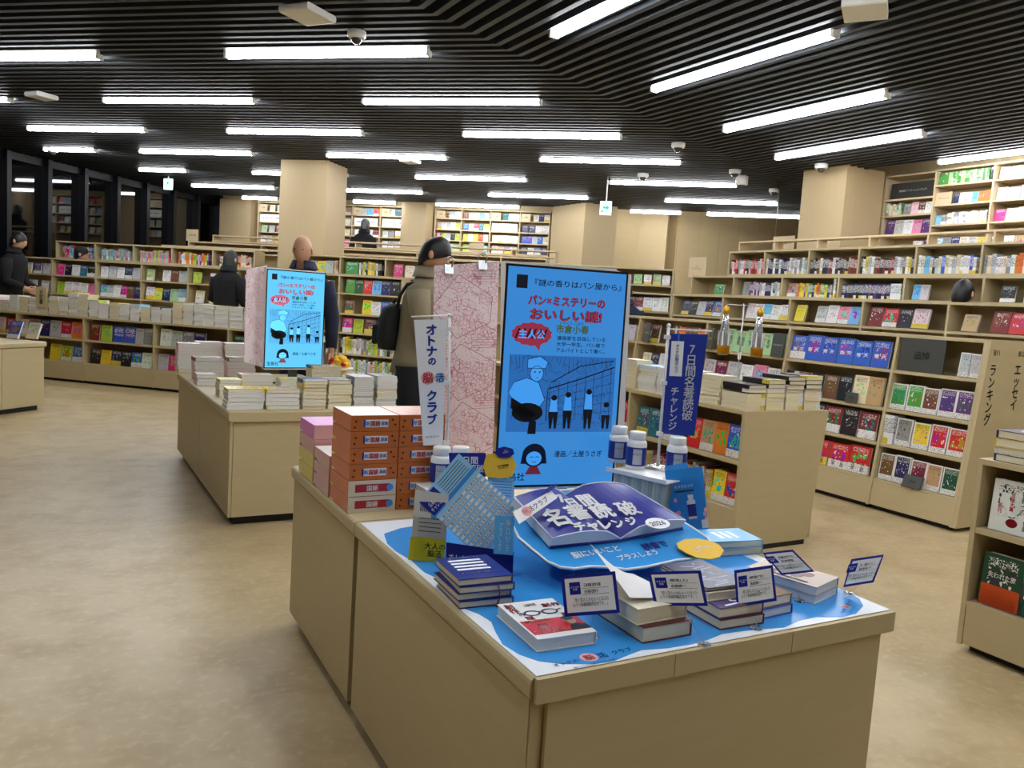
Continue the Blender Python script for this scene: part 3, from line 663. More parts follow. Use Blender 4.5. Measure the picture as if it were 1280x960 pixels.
while uu < -5.9:
    hh = HC[i % len(HC)]; n = max(4, int(hh / .026)); c = PC[i % len(PC)]
    pile(FL, uu + .07, 8.37 + .12, .82, .135, .19, n, hh / n, 'white' if i % 3 else 'cream', 'left island pile, %s from left' % nth(i + 1), spin=(pi if i % 2 else 0), white=bool(i % 3), tops=c, var=.15)
    uu += .147; i += 1
for j in range(4):     # white block of books with green labels at the right end
    pile(FL, -5.74 + j * .19, 8.37 + .13, .82, .18, .2, 5, .05, ['white', 'white', 'white', 'white', 'dark green' if j % 2 else 'white'], 'white block on the left island, %s column' % nth(j + 1), white=True, var=.03)
sg = sign(FL, -8.07, 8.36 + .02, .9, .16, .25, '文芸書', 'upright beige shelf marker standing among the left piles', m=M_WOOD, tm=M_DKTEXT, tilt=0, vert=True)

# left back run, six shelves high
UB = [-10.84, -10.03, -9.22, -8.41, -7.6, -6.79, -5.97, -5.15, -4.18]
for i in range(8):
    bookcase(FL, UB[i], UB[i + 1], 10.6, .3, [.10, .46, .76, 1.03, 1.32, 1.575], 'tall beige bookcase behind the left island, %s from left' % nth(i + 1), group='tall bookcases behind the left island', right=(i == 7))
vb = 10.64
rowA = [['navy', 'silver', 'purple', 'magenta'], ['magenta', 'black', 'white', 'teal', 'black'], ['black', 'silver', 'white', 'navy', 'pale pink'], ['pale green', None, 'pink', 'brown', 'silver'], ['lime', None, 'white', 'blue', 'white'], ['white', 'navy', 'cream'], ['navy', 'white', 'magenta']]
rowB = [['white', 'silver', 'cream'], ['lime', 'white', 'dark red', 'white', 'pink'], ['sky blue', 'sky blue', 'pink', 'magenta', 'brown', 'navy'], ['lime', 'yellow', 'navy', 'pale green', 'sky blue'], ['white', 'cream', 'green'], ['white', 'navy', 'cream'], ['cream', 'white', 'pink']]
for i in range(7):
    faceout(FL, UB[i] + .06, UB[i + 1] - .04, vb, 1.32, rowA[i], 'fifth shelf behind left island, bay %s from left' % nth(i + 1), .17, .13, 8)
    faceout(FL, UB[i] + .06, UB[i + 1] - .04, vb, 1.03, rowB[i], 'fourth shelf behind left island, bay %s from left' % nth(i + 1), .19, .14, 10)
    if i > 4: spines(FL, UB[i] + .06, UB[i + 1] - .06, vb, .46, MIX, 'second shelf, bay %s from left' % nth(i + 1), (.2, .23), (.03, .04), .15)
faceout(FL, -5.06, -4.24, vb, 1.32, ['green', 'dark green', 'red', 'sky blue', 'navy', 'black'], 'right end bay fifth shelf', .2, .14, 8, 1)
faceout(FL, -5.06, -4.24, vb, 1.03, ['brown', None, 'yellow', 'white', 'blue', 'cream'], 'right end bay fourth shelf', .2, .15, 8, 0)
faceout(FL, -5.1, -4.24, vb, .76, ['magenta', 'lime', 'brown', 'navy', 'sky blue'], 'right end bay third shelf', .21, .15, 8, 2)
spines(FL, -5.1, -4.22, vb, .46, ['white', 'cream', 'yellow', 'lime', 'white', 'grey', 'black', 'pale green'], 'right end bay second shelf', (.2, .24), (.03, .042), .15)
spines(FL, -5.1, -4.22, vb, .10, ['white', 'cream', 'yellow', 'red', 'white', 'lime', 'teal'], 'right end bay lowest shelf', (.24, .29), (.03, .042), .15)
# top run further back
UC = [-10.88, -10.11, -9.36, -8.63, -7.87, -7.1]
PCs = [['pale pink', 'silver', 'red', 'sky blue'], ['white', 'pale green', 'sky blue', 'magenta', 'grey'], ['sky blue', 'silver', 'yellow', 'pale green', 'pink'], ['white', 'orange', 'pale pink', 'purple', 'lime'], ['pale pink', 'red', 'cream', 'dark red']]
for i in range(5):
    bookcase(FL, UC[i], UC[i + 1], 11.6, .3, [.1, .5, .9, 1.27, 1.625, 1.895], 'tall beige bookcase in the rear left row, %s from left' % nth(i + 1), group='rear left bookcases', right=(i == 4))
    spines(FL, UC[i] + .12, UC[i + 1] - .06, 11.63, 1.625, PCs[i], 'rear left row, bay %s from left' % nth(i + 1), (.15, .2), (.026, .036))
UD = [-6.15, -5.38, -4.66, -3.94]
for i in range(3):
    bookcase(FL, UD[i], UD[i + 1], 11.08, .3, [.1, .5, .9, 1.27, 1.6, 1.86], 'tall beige bookcase behind the coat man, %s from left' % nth(i + 1), group='bookcases behind the coat man', right=(i == 2))
faceout(FL, -5.9, -5.5, 11.12, 1.6, ['silver', 'yellow', 'silver'], 'row top left of the coat man', .18, .13, 8); spines(FL, -5.5, -5.4, 11.12, 1.6, ['tan', 'pale pink'], 'row top left of the coat man', (.18, .2))
faceout(FL, -5.3, -5.1, 11.12, 1.6, ['green'], 'row top behind the coat man', .19, .2, 8, 1); spines(FL, -5.08, -4.7, 11.12, 1.6, ['white', 'black', 'yellow', 'cream', 'teal'], 'row top behind the coat man', (.17, .2))
faceout(FL, -4.56, -4.2, 11.12, 1.6, ['magenta', 'cream'], 'row top beside the coat collar', .18, .14, 8, 1)
# three rail topped rows behind
for r, (v, top, h_) in enumerate(((12.5, 1.965, .07), (13.25, 2.10, .08), (14.0, 2.285, .105))):
    us = [-9.5, -8.0, -6.5, -5.0, -3.5, -2.7]
    for i in range(5):
        bookcase(FL, us[i], us[i + 1], v, .26, [.4, 1.0, 1.6, top - h_, top], 'maple topped bookcase of the %s far row, %s from left' % (nth(r + 1), nth(i + 1)), m=M_MAPLE, back=(r < 2), group='maple topped bookcases in the far rows', right=(i == 4))
# unit beyond the near screen
for i, (u0, u1) in enumerate(((-2.4, -1.44), (-1.44, -.486))):
    bookcase(FL, u0, u1, 10.6, .3, [.1, .5, .95, 1.335, 1.57, 1.675, 1.885], 'tall beige bookcase right of the near screen, %s from left' % nth(i + 1), group='bookcases right of the near screen', right=(i == 1))
faceout(FL, -1.4, -.52, vb, 1.335, ['navy', 'black', 'silver', 'brown', 'dark red', 'white', 'white', 'white'], 'third row right of near screen', .18, .11, 8, 0)
faceout(FL, -1.0, -.52, vb, 1.675, ['pale green', 'white', 'pale green', 'white'], 'top row right of near screen', .13, .1, 6, 0); faceout(FL, -1.3, -1.02, vb, 1.675, ['pink', 'red'], 'top row left part right of near screen', .13, .13, 6, 0)
sign(FR, -7.72, 7.02, 1.79, .3, .25, 'ノン\nフィクション', 'beige nonfiction marker board standing on the third run', m=M_MAPLE, tm=M_DKTEXT, tilt=0, frac=.6)

# ================================================================== back wall bookcases
bw = [(-9.45, -8.85), (-7.9, -7.3), (-7.3, -6.68), (-6.68, -6.06), (-5.5, -4.95), (-4.95, -4.35), (-4.35, -3.75), (-3.75, -3.14)]
BZ = [zs(2.3), zs(2.51), zs(2.72), zs(2.94), zs(3.13)]
BWC = [[['white', 'silver', 'tan', 'yellow'], ['pale green', 'white', 'pink'], None, ['grey', 'lime', 'silver']],
       [['pale green', 'white', 'pink'], ['green', 'white', 'pale pink'], ['sky blue', 'blue', 'white'], ['orange', 'red', 'tan']],
       [['white', 'yellow', 'red'], ['blue', 'white', 'pale green', 'dark red'], None, ['white', 'silver', 'sky blue', 'orange']],
       [['white', 'silver', 'white', 'silver'], ['silver', 'grey', 'white', 'yellow'], None, ['white', 'cream', 'teal', 'silver']],
       [['orange', 'tan', 'pink', 'pale green'], ['pink', 'lime', 'white', 'black', 'lime'], ['silver', 'grey', 'silver', 'grey', 'lime'], ['pale pink', 'brown', 'silver', 'black']],
       [['lime', 'white', 'white', 'sky blue'], ['lime', 'white', 'yellow', 'red', 'white'], ['blue', 'white', 'red', 'teal', 'yellow'], ['brown', 'orange', 'white', 'sky blue', 'white']],
       [['white', 'pale pink', 'silver', 'teal'], ['navy', 'silver', 'navy', 'grey', 'white'], None, [None, None, 'teal', 'blue', 'white']],
       [['navy', 'navy', 'blue', 'navy'], ['blue'] * 5, ['navy', 'navy', 'navy', 'navy'], [None, None, 'navy', 'navy', 'navy']]]
for i, (u0, u1) in enumerate(bw):
    bookcase(FL, u0 * KC, u1 * KC, BACK_P, .3, [1.3, 1.65, 1.98] + BZ, 'ceiling high bookcase on the back wall, %s from left' % nth(i + 1), m=M_MAPLE, base=False, z0=1.0, group='back wall bookcases', right=(i in (0, 3, 7)))
    for j, cs in enumerate(BWC[i]):
        if cs: faceout(FL, u0 * KC + .05, u1 * KC - .03, BACK_P + .05, BZ[j], cs, 'back wall bay %s from left, row %s up' % (nth(i + 1), nth(j + 1)), .15, .13, 8)
    if i in (0, 2, 3, 6):
        sign(FL, (u0 + u1) / 2 * KC, BACK_P + .02, BZ[2], .56, .17, {6: 'こんな時代だからこそ\n本から学ぶ'}.get(i, '本を読む 新しい発見'), 'white paper banner across the back wall bookcase, %s from left' % nth(i + 1), m=M_PAPER, tilt=3, frac=.75)
    if i in (0, 2, 3, 4, 6, 7): sign(FL, u0 * KC + .13, BACK_P + .01, BZ[3] + .005, .2, .15, '文庫', 'small beige category board atop the back wall bookcase, %s from left' % nth(i + 1), m=M_MAPLE, tm=M_DKTEXT, tilt=3)
# ================================================================== near island
T = .63
def nuv(px, py, z=T): return FN.uv(atz(px, py, z))
def island(name, label, u0, u1, v0, v1, joints=()):
    t = thing(name, label, 'table', FN.w(u0, v0, 0), FN.a, 'joined sections of the near display table'); W, D = u1 - u0, v1 - v0
    MB().bbox(0, W, .012 if joints else 0, D - .003, T - .05, T, .014, axis='y').build('tabletop', M_WOOD, t)
    if joints:
        xs = [0] + list(joints) + [W]
        for a, b in zip(xs, xs[1:]): MB().box(a + (.001 if a else .008), b - (.001 if b < W else .008), 0, .0115, T - .0485, T - .001).build('edge_strip', M_WOOD, t)
        MB().box(.045, W - .03, .018, .034, .05, T - .054).build('end_panel', M_WOOD, t)
        for x0, x1 in ((.015, .043), (W - .028, W - .012)): MB().box(x0, x1, .03, .055, .05, T - .054).build('corner_post', M_WOOD, t)
    MB().box(.012, .03, .032, D - .004, .05, T - .054).build('side_panel', M_WOOD, t)
    MB().box(W - .028, W - .012, .036, D - .004, .05, T - .054).build('side_panel', M_WOOD, t)
    MB().box(.03, W - .03, D - .03, D - .006, .05, T - .054).build('rear_panel', M_WOOD, t)
    MB().box(.05, W - .05, .06, D - .01, 0, .05).build('kick_board', M_KICK, t)
    return t
U0, U1, V0, V1, V2 = .729, 1.735, 1.188, 2.265, 3.08
j1 = nuv(853, 822)[0] - U0; j2 = nuv(994, 790)[0] - U0
island('display_table', 'beige display table in front with the blue promotion mat', U0, U1, V0, V1, (j1, j2))
island('display_table', 'beige display table section under the orange dictionary stacks', U0, U1, V1 + .003, V2)

# printed mat
M_MATW = mat('mat_white', srgb(240, 243, 248), .3); M_MATB = mat('mat_blue', srgb(52, 148, 222), .28)
mt = thing('display_mat', 'glossy white mat with a wavy blue print on the near table', 'mat', FN.w(U0, V0, T), FN.a)
MB().box(.012, U1 - U0 - .012, .012, V1 - V0 - .02, .0004, .0012).build('sheet', M_MATW, mt)
blob = [(500, 661), (480, 668), (484, 680), (495, 690), (514, 701), (530, 716), (552, 726), (561, 737), (565, 750), (577, 760), (598, 768), (614, 778), (619, 790), (628, 806), (649, 819), (674, 827.5), (705, 831), (743, 831), (768, 827), (787, 819), (802, 813.5), (835, 811), (866, 806), (886, 800), (903, 793), (934, 789), (980, 785), (998, 777), (1020, 772), (1053, 772), (1070, 768), (1079, 758), (1074, 749), (1056, 739)]
bl = [nuv(*q) for q in blob] + [(U1 - .06, 1.55), (U1 - .05, 2.0), (U1 - .1, V1 - .04), (U0 + .35, V1 - .04)]
MB().prism([(u - U0, v - V0) for u, v in bl], .0012, .0018).build('blue_print', M_MATB, mt)
M_PINKC = mat('pale_red_dot', srgb(244, 170, 170), .4); M_REDP = mat('red_print', srgb(206, 40, 48), .4); M_BLUEP = mat('blue_print_ink', srgb(60, 140, 214), .4)
def onmat(px, py): u, v = nuv(px, py); return (u - U0, v - V0)
def disc(parent, x, y, z, rx, ry, m, name='printed_dot', n=24, rot=(0, 0, 0), loc=None):
    return MB().prism([(rx * cos(2 * pi * k / n), ry * sin(2 * pi * k / n)) for k in range(n)], 0, .0002).build(name, m, parent, (x, y, z), rot)
for (px, py, sc, rz) in ((735, 824, 1.0, .06), (1057, 760, .62, .5)):
    x, y = onmat(px, py)
    disc(mt, x + .004 * sc, y + .003, .0019, .019 * sc, .017 * sc, M_PINKC)
    letter(mt, 'オトナの', w=.058 * sc, loc=(x - .052 * sc * cos(rz), y - .05 * sc * sin(rz), .0022), m=M_NAVYP, rot=(0, 0, rz)); letter(mt, '脳', w=.022 * sc, loc=(x + .003, y + .002, .0024), m=M_REDP, rot=(0, 0, rz))
    letter(mt, '活', w=.022 * sc, loc=(x + .034 * sc, y + .034 * sc * sin(rz), .0022), m=M_NAVYP, rot=(0, 0, rz)); letter(mt, 'クラブ', w=.05 * sc, loc=(x + .083 * sc * cos(rz), y + .085 * sc * sin(rz), .0022), m=M_NAVYP, rot=(0, 0, rz))
    letter(mt, '脳にいいことをプラスしよう。', w=.1 * sc, loc=(x + .01 * sin(rz), y - .024 * sc, .0022), m=M_NAVYP, rot=(0, 0, rz))

# ------------------------------------------------------------------ slipcased dictionaries in stacks
M_ORANGE = grain('orange_slipcase', srgb(204, 112, 40), srgb(186, 96, 30), 9, .4); M_ORSIDE = grain('salmon_slipcase_side', srgb(214, 120, 84), srgb(196, 100, 60), 7, .25)
M_ORTOP = grain('patterned_slipcase_top', srgb(214, 120, 84), srgb(240, 214, 200), 30, .3)
M_BEIGEC = mat('beige_slipcase', srgb(214, 202, 180), .4); M_PINKSIDE = grain('pink_slipcase_side', srgb(214, 168, 168), srgb(200, 150, 150), 12, .25)
M_YELSIDE = grain('yellow_slipcase_side', srgb(220, 205, 90), srgb(205, 190, 110), 12, .25); M_MAGTOP = mat('mauve_slipcase', srgb(208, 110, 190), .3)
M_GOLD = mat('golden_yellow', srgb(240, 190, 40), .4); M_LABELW = mat('label_white', srgb(236, 230, 226), .4); M_REDL = mat('label_red', srgb(170, 24, 34), .4)
def dictionary(u, v, z, w, d, h, kind, label):
    t = thing('dictionary', label, 'book', FN.w(u, v, z), FN.a, 'slipcased dictionaries in stacks')
    front, side, top = {'orange': (M_ORANGE, M_ORSIDE, M_ORTOP), 'beige': (M_BEIGEC, M_ORSIDE, M_ORSIDE), 'pink': (M_PINKSIDE, M_PINKSIDE, M_LABELW), 'yellow': (M_YELSIDE, M_YELSIDE, M_YELSIDE), 'mauve': (M_PINKSIDE, M_MAGTOP, M_MAGTOP)}[kind]
    b = MB(); x0, x1, y0, y1, z0, z1 = 0, w, 0, d, .0006, h - .0008
    b.quad([(x0, y0, z0), (x1, y0, z0), (x1, y0, z1), (x0, y0, z1)], 0); b.quad([(x0, y1, z0), (x0, y0, z0), (x0, y0, z1), (x0, y1, z1)], 1)
    b.quad([(x1, y0, z0), (x1, y1, z0), (x1, y1, z1), (x1, y0, z1)], 1); b.quad([(x1, y1, z0), (x0, y1, z0), (x0, y1, z1), (x1, y1, z1)], 0)
    b.quad([(x0, y0, z1), (x1, y0, z1), (x1, y1, z1), (x0, y1, z1)], 2); b.quad([(x0, y1, z0), (x1, y1, z0), (x1, y0, z0), (x0, y0, z0)], 2)
    b.build('slipcase', [front, side, top], t)
    if kind == 'orange':
        MB().box(w * .27, w * .77, -.0006, 0, h * .26, h * .72).build('label_panel', M_LABELW, t)
        MB().box(w * .255, w * .29, -.0008, 0, h * .26, h * .72).build('label_edge', M_NAVYP, t)
        letter(t, '国語', w=w * .2, h=h * .34, loc=(w * .5, -.0012, h * .49), m=M_REDP, rot=UP, bold=.03); letter(t, '新', h=h * .28, loc=(w * .34, -.0012, h * .49), m=M_BLUEP, rot=UP); letter(t, '辞典', w=w * .14, h=h * .26, loc=(w * .69, -.0012, h * .49), m=M_NAVYP, rot=UP)
        for x, y in ((.1, .62), (.08, .25), (.86, .7), (.92, .4)): disc(t, w * x, -.0002, h * y, .0035, .0035, M_KICK, rot=UP)
    elif kind == 'beige':
        MB().box(w * .14, w * .86, -.0006, 0, h * .26, h * .74).build('label_panel', M_REDL, t)
        letter(t, '国語', w=w * .24, h=h * .36, loc=(w * .5, -.0012, h * .5), m=M_LABELW, rot=UP, bold=.03); disc(t, w * .87, -.0008, h * .5, .011, .011, M_BLUEP, rot=UP)
    MB().box(-.0006, 0, d * .82, d * .99, .001, h * .14).build('corner_mark', {'pink': M_NAVYP, 'yellow': M_LABELW, 'mauve': M_LABELW}.get(kind, M_GOLD), t)
A0 = FN.uv(atz(434, 642, T)); hA = (zat(436, 519, atz(434, 642, T)) - T) / 6
for s, (u, nm) in enumerate(((A0[0], 'left'), (A0[0] + .158, 'right'))):
    for i in range(6):
        k = 'beige' if (s == 0 and i < 2) else 'orange'
        dictionary(u + (.0 if i % 2 else .001), A0[1] + (.003 if s else 0), T + hA * i, .154, .2, hA, k, '%s slipcased dictionary, %s from top in the %s orange front stack' % (k if k != 'orange' else 'orange', nth(6 - i), nm))
for i in range(3): dictionary(A0[0] - .002, A0[1] + .212, T + .046 * i, .15, .19, .046, 'pink', 'pale pink slipcased dictionary, %s from top in the low middle stack' % nth(3 - i))
for i in range(4): dictionary(A0[0] - .003, A0[1] + .415, T + .052 * i, .15, .2, .052, 'mauve' if i == 3 else ('yellow' if i < 2 else 'pink'), '%s slipcased dictionary, %s from top in the rearmost stack' % ('mauve' if i == 3 else ('yellow' if i < 2 else 'pink'), nth(4 - i)))

# ------------------------------------------------------------------ screens
def screen_mat(name, c, s): return mat(name, (0, 0, 0, 1), .25, emit=c, estr=s)
M_INK = mat('screen_dark', srgb(12, 18, 48), .4); M_BEZEL = mat('black_bezel', srgb(14, 14, 16), .3)
def flat(parent, polys, m, z=.0006, name='screen_drawing'):
    b = MB()
    for p in polys: b.quad([(x, y, z) for x, y in p])
    return b.build(name, m, parent)
def stroke(pts, wd):
    out = []
    for (a, b) in zip(pts, pts[1:]):
        dx, dy = b[0] - a[0], b[1] - a[1]; L = hypot(dx, dy) or 1; nx, ny = -dy / L * wd / 2, dx / L * wd / 2
        out.append([(a[0] - nx, a[1] - ny), (b[0] - nx, b[1] - ny), (b[0] + nx, b[1] + ny), (a[0] + nx, a[1] + ny)])
    return out
def ell(cx, cy, rx, ry, n=18, a0=0, a1=2 * pi): return [(cx + rx * cos(a0 + (a1 - a0) * k / (n if a1 - a0 < 6.2 else n)), cy + ry * sin(a0 + (a1 - a0) * k / n)) for k in range(n if a1 - a0 > 6.2 else n + 1)]
def display(label, corners, p0, n, base, inkc, linec, panelc, strength, stand_z):
    t = thing('display_screen', label, 'screen', (0, 0, 0), 0)
    body, W, Hh, M4 = card('casing', corners, p0, n, M_WHITE, .045, t)
    cw, ch = W * .97, Hh * .975
    MB().box(-cw / 2, cw / 2, -ch / 2, ch / 2, 0, .002).build('bezel', M_BEZEL, body)
    sw, sh = cw * .965, ch * .98
    sc = MB().box(-sw / 2, sw / 2, -sh / 2, sh / 2, .002, .003).build('screen', screen_mat('screen_glow_' + label[:6], base, strength), body)
    Z = .0036
    X = lambda x: x * sw
    Y = lambda y: y * sh
    red = screen_mat('screen_red_' + label[:6], linec, strength * .8); ink = inkc
    def put(b, w, x, y, m=ink, bold=.012, h=None): letter(body, b, w=X(w), h=h and Y(h), loc=(X(x), Y(y), Z + .0003), m=m, bold=bold, name='screen_lettering')
    put('『謎の香りはパン屋から』', .74, .09, .435, h=.032); MB().box(X(-.43), X(-.34), Y(.405), Y(.465), .003, Z).build('screen_drawing', ink, body)
    for dz, m_, bd in ((0, ink, .06), (.0005, red, .025)):
        o = letter(body, 'パン×ミステリーの', w=X(.66), h=Y(.048), loc=(X(.0), Y(.355), Z + dz), m=m_, bold=bd, name='screen_lettering'); letter(body, 'おいしい謎!', w=X(.62), h=Y(.058), loc=(X(.0), Y(.292), Z + dz), m=m_, bold=bd, name='screen_lettering')
    # striped burst
    burst = [(X(-.28 + .16 * cos(a) * (1 + .07 * (i % 2))), Y(.20 + .05 * sin(a) * (1 + .1 * (i % 2)))) for i, a in enumerate([2 * pi * k / 28 for k in range(28)])]
    flat(body, [burst, [(X(-.27), Y(.16)), (X(-.21), Y(.125)), (X(-.2), Y(.165))]], red, Z)
    flat(body, [[(X(-.42 + i * .045), Y(.18)), (X(-.405 + i * .045), Y(.18)), (X(-.375 + i * .045), Y(.225)), (X(-.39 + i * .045), Y(.225))] for i in range(6)], ink, Z + .0002)
    put('主人公', .22, -.28, .2, mat('screen_pale_' + label[:6], (0, 0, 0, 1), emit=base, estr=strength * 1.5), .03); put('いちくら こはる', .2, .05, .258, ink, 0)
    put('市倉小春', .28, .06, .23, screen_mat('screen_olive', srgb(96, 120, 60), strength * .6), .03)
    for i, s in enumerate(('漫画家を目指している', '大学一年生。パン屋で', 'アルバイトとして働く。')): put(s, .42, .14, .188 - .028 * i, h=.02)
    # shop-front drawing
    pn = mat('screen_panel_' + label[:6], (0, 0, 0, 1), .3, emit=panelc, estr=strength); MB().box(X(-.45), X(.46), Y(-.25), Y(.105), .003, Z).build('screen_drawing', pn, body)
    random.seed(11); L = []
    for i in range(26): L += stroke([(X(-.44 + i * .035), Y(.1)), (X(-.44 + i * .035 + random.uniform(-.02, .02)), Y(.1 - random.uniform(.02, .09)))], .0012)
    L += stroke([(X(-.1), Y(-.02)), (X(.15), Y(.06)), (X(.44), Y(.09))], .003) + stroke([(X(-.12), Y(-.05)), (X(.16), Y(.0)), (X(.45), Y(.06))], .004) + stroke([(X(-.12), Y(-.055)), (X(-.12), Y(-.2))], .003)
    for i in range(8): L += stroke([(X(-.1 + i * .075), Y(-.03 + i * .012)), (X(-.1 + i * .075), Y(-.19))], .0016)
    for i in range(5): L += stroke([(X(-.12), Y(-.07 - i * .028)), (X(.45), Y(.03 - i * .045))], .0012)
    for i in range(130):
        x, y = random.uniform(-.43, .43), random.uniform(-.24, .09); a = random.uniform(0, 3); L += stroke([(X(x), Y(y)), (X(x + .06 * cos(a)), Y(y + .03 * sin(a)))], .001)
    flat(body, L, ink, Z + .0004)
    S = [ell(X(-.28), Y(-.16), X(.13), Y(.045)), [(X(-.42), Y(-.09)), (X(-.33), Y(-.12)), (X(-.2), Y(-.17)), (X(-.3), Y(-.2)), (X(-.42), Y(-.14))], [(X(-.26), Y(-.2)), (X(-.2), Y(-.2)), (X(-.2), Y(-.26)), (X(-.27), Y(-.26))]]
    for x, h_ in ((-.06, .12), (.06, .135), (.24, .15), (.4, .09)):
        S += [ell(X(x), Y(-.21 + h_), X(.025), Y(.013)), [(X(x - .04), Y(-.21 + h_ * .45)), (X(x + .04), Y(-.21 + h_ * .45)), (X(x + .03), Y(-.235)), (X(x + .012), Y(-.235)), (X(x), Y(-.18)), (X(x - .012), Y(-.235)), (X(x - .03), Y(-.235))]]
    for q in S: flat(body, [q], mat('screen_black', srgb(6, 8, 16), .4), Z + .0007)
    pale = screen_mat('screen_light_' + label[:6], base, strength * 1.35)
    for q in [ell(X(-.22), Y(.02), X(.055), Y(.036)), [(X(-.3), Y(.045)), (X(-.15), Y(.045)), (X(-.13), Y(.075)), (X(-.2), Y(.1)), (X(-.3), Y(.085))], [(X(-.4), Y(-.02)), (X(-.3), Y(.0)), (X(-.2), Y(-.02)), (X(-.14), Y(-.1)), (X(-.2), Y(-.15)), (X(-.38), Y(-.12)), (X(-.44), Y(-.07))]] + [[(X(x - .035), Y(-.21 + h_ * .45)), (X(x + .035), Y(-.21 + h_ * .45)), (X(x + .025), Y(-.215 + h_)), (X(x - .025), Y(-.215 + h_))] for x, h_ in ((-.06, .12), (.06, .135), (.24, .15))]: flat(body, [q], pale, Z + .0006)
    flat(body, stroke(ell(X(-.22), Y(.02), X(.055), Y(.036)) + [(X(-.165), Y(.02))], .0018) + stroke([(X(-.3), Y(.045)), (X(-.15), Y(.045)), (X(-.13), Y(.075)), (X(-.2), Y(.1)), (X(-.3), Y(.085)), (X(-.3), Y(.045))], .0018) + stroke([(X(-.4), Y(-.02)), (X(-.3), Y(.0)), (X(-.2), Y(-.02)), (X(-.14), Y(-.1)), (X(-.2), Y(-.15))], .002) + stroke([(X(-.24), Y(.025)), (X(-.23), Y(.03))], .004) + stroke([(X(-.2), Y(.025)), (X(-.19), Y(.03))], .004) + stroke([(X(-.22), Y(.0)), (X(-.205), Y(.002))], .002), ink, Z + .0009)
    # little portrait
    flat(body, [ell(X(-.2), Y(-.36), X(.1), Y(.055)), [(X(-.3), Y(-.36)), (X(-.1), Y(-.36)), (X(-.09), Y(-.4)), (X(-.31), Y(-.4))]], ink, Z); flat(body, [ell(X(-.2), Y(-.375), X(.065), Y(.033))], pale, Z + .0003)
    flat(body, [[(X(-.27), Y(-.45)), (X(-.23), Y(-.41)), (X(-.17), Y(-.41)), (X(-.13), Y(-.45))]], screen_mat('screen_plum_' + label[:6], linec, strength * .35), Z)
    flat(body, stroke([(X(-.235), Y(-.37)), (X(-.22), Y(-.366)), (X(-.205), Y(-.37))], .002) + stroke([(X(-.19), Y(-.37)), (X(-.175), Y(-.366)), (X(-.16), Y(-.37))], .002) + stroke([(X(-.215), Y(-.39)), (X(-.2), Y(-.394)), (X(-.18), Y(-.39))], .002), ink, Z + .0005)
    put('漫画／土屋うさぎ', .42, .18, -.355); put('宝島社', .2, -.37, -.46)
    # stand
    c = sum([onplane(x, y, p0, n) for x, y in corners[2:]], Vector()) / 2; nn = Vector((n[0], n[1], 0)).normalized()
    q = c - nn * -.03 if nn.dot(CAM - c) < 0 else c - nn * .03
    MB().box(-.03, .03, -.012, .012, stand_z + .012, c.z + .25).build('stand_post', M_GREYSIGN, t, (q.x, q.y, 0), (0, 0, atan2(nn.y, nn.x) + pi / 2))
    MB().box(-.12, .12, -.09, .09, stand_z + .0022, stand_z + .012).build('stand_foot', M_GREYSIGN, t, (q.x, q.y, 0), (0, 0, atan2(nn.y, nn.x) + pi / 2))
    return t, body
BLa, BRa = atz(630, 612, .70), atz(769.5, 609, .70); dv = BRa - BLa; nS = Vector((dv.y, -dv.x, 0)).normalized()
display('upright near screen with a blue mystery advertisement', [(632, 326), (771, 336), (769.5, 609), (630, 612)], BLa, nS, srgb(62, 146, 226), M_INK, srgb(176, 56, 84), srgb(44, 112, 190), .82, T)
# white acrylic panel behind the screen's right edge
wp, *_ = card('sign_panel', [(771, 338), (789, 344), (779, 560), (769, 560)], BLa - nS * .06, nS, M_WHITE, .006); tag(wp, 'white panel edge standing right behind the near screen', 'panel')

# pink map poster with clips
def poster_mat():
    m = mat('pink_map_paper', srgb(238, 220, 222), .5); t = NT(m); b = t.n['Principled BSDF']; tc = t.add('TexCoord')
    vo = t.add('TexVoronoi', feature='DISTANCE_TO_EDGE'); vo.inputs['Scale'].default_value = 70; t.l.new(tc.outputs['Object'], vo.inputs['Vector'])
    n = t.noise(tc.outputs['Object'], 9, 3); n2 = t.noise(tc.outputs['Object'], 130, 2)
    k = t.math('MULTIPLY', t.math('LESS_THAN', vo.outputs[0], .05), t.math('GREATER_THAN', n, .45))
    c = t.mix(t.math('MULTIPLY', k, .7), srgb(238, 220, 222), srgb(190, 90, 110)); c = t.mix(t.math('MULTIPLY', t.math('GREATER_THAN', n2, .62), .5), c, srgb(205, 140, 150))
    t.l.new(c, b.inputs['Base Color']); return m
M_POST = poster_mat(); M_MAPL = mat('map_red_line', srgb(188, 104, 122), .5)
ps = thing('map_poster', 'tall pink store map poster clipped beside the near screen', 'poster')
PQ = BLa + Vector((-.12, .42, 0)); nP = (nS + Vector((-.08, 0, 0))).normalized()
pb, pw, ph, _ = card('sheet', [(543, 332), (624, 327), (616, 572), (538, 574)], PQ, nP, M_POST, .002, ps)
for x_ in (552, 606):
    a_ = onplane(x_, 340, PQ - nP * .008, nP); MB().tube([a_, (a_.x, a_.y, T + .001)], .004, 6).build('stand_rod', M_METAL, ps)
random.seed(5); Lx = []
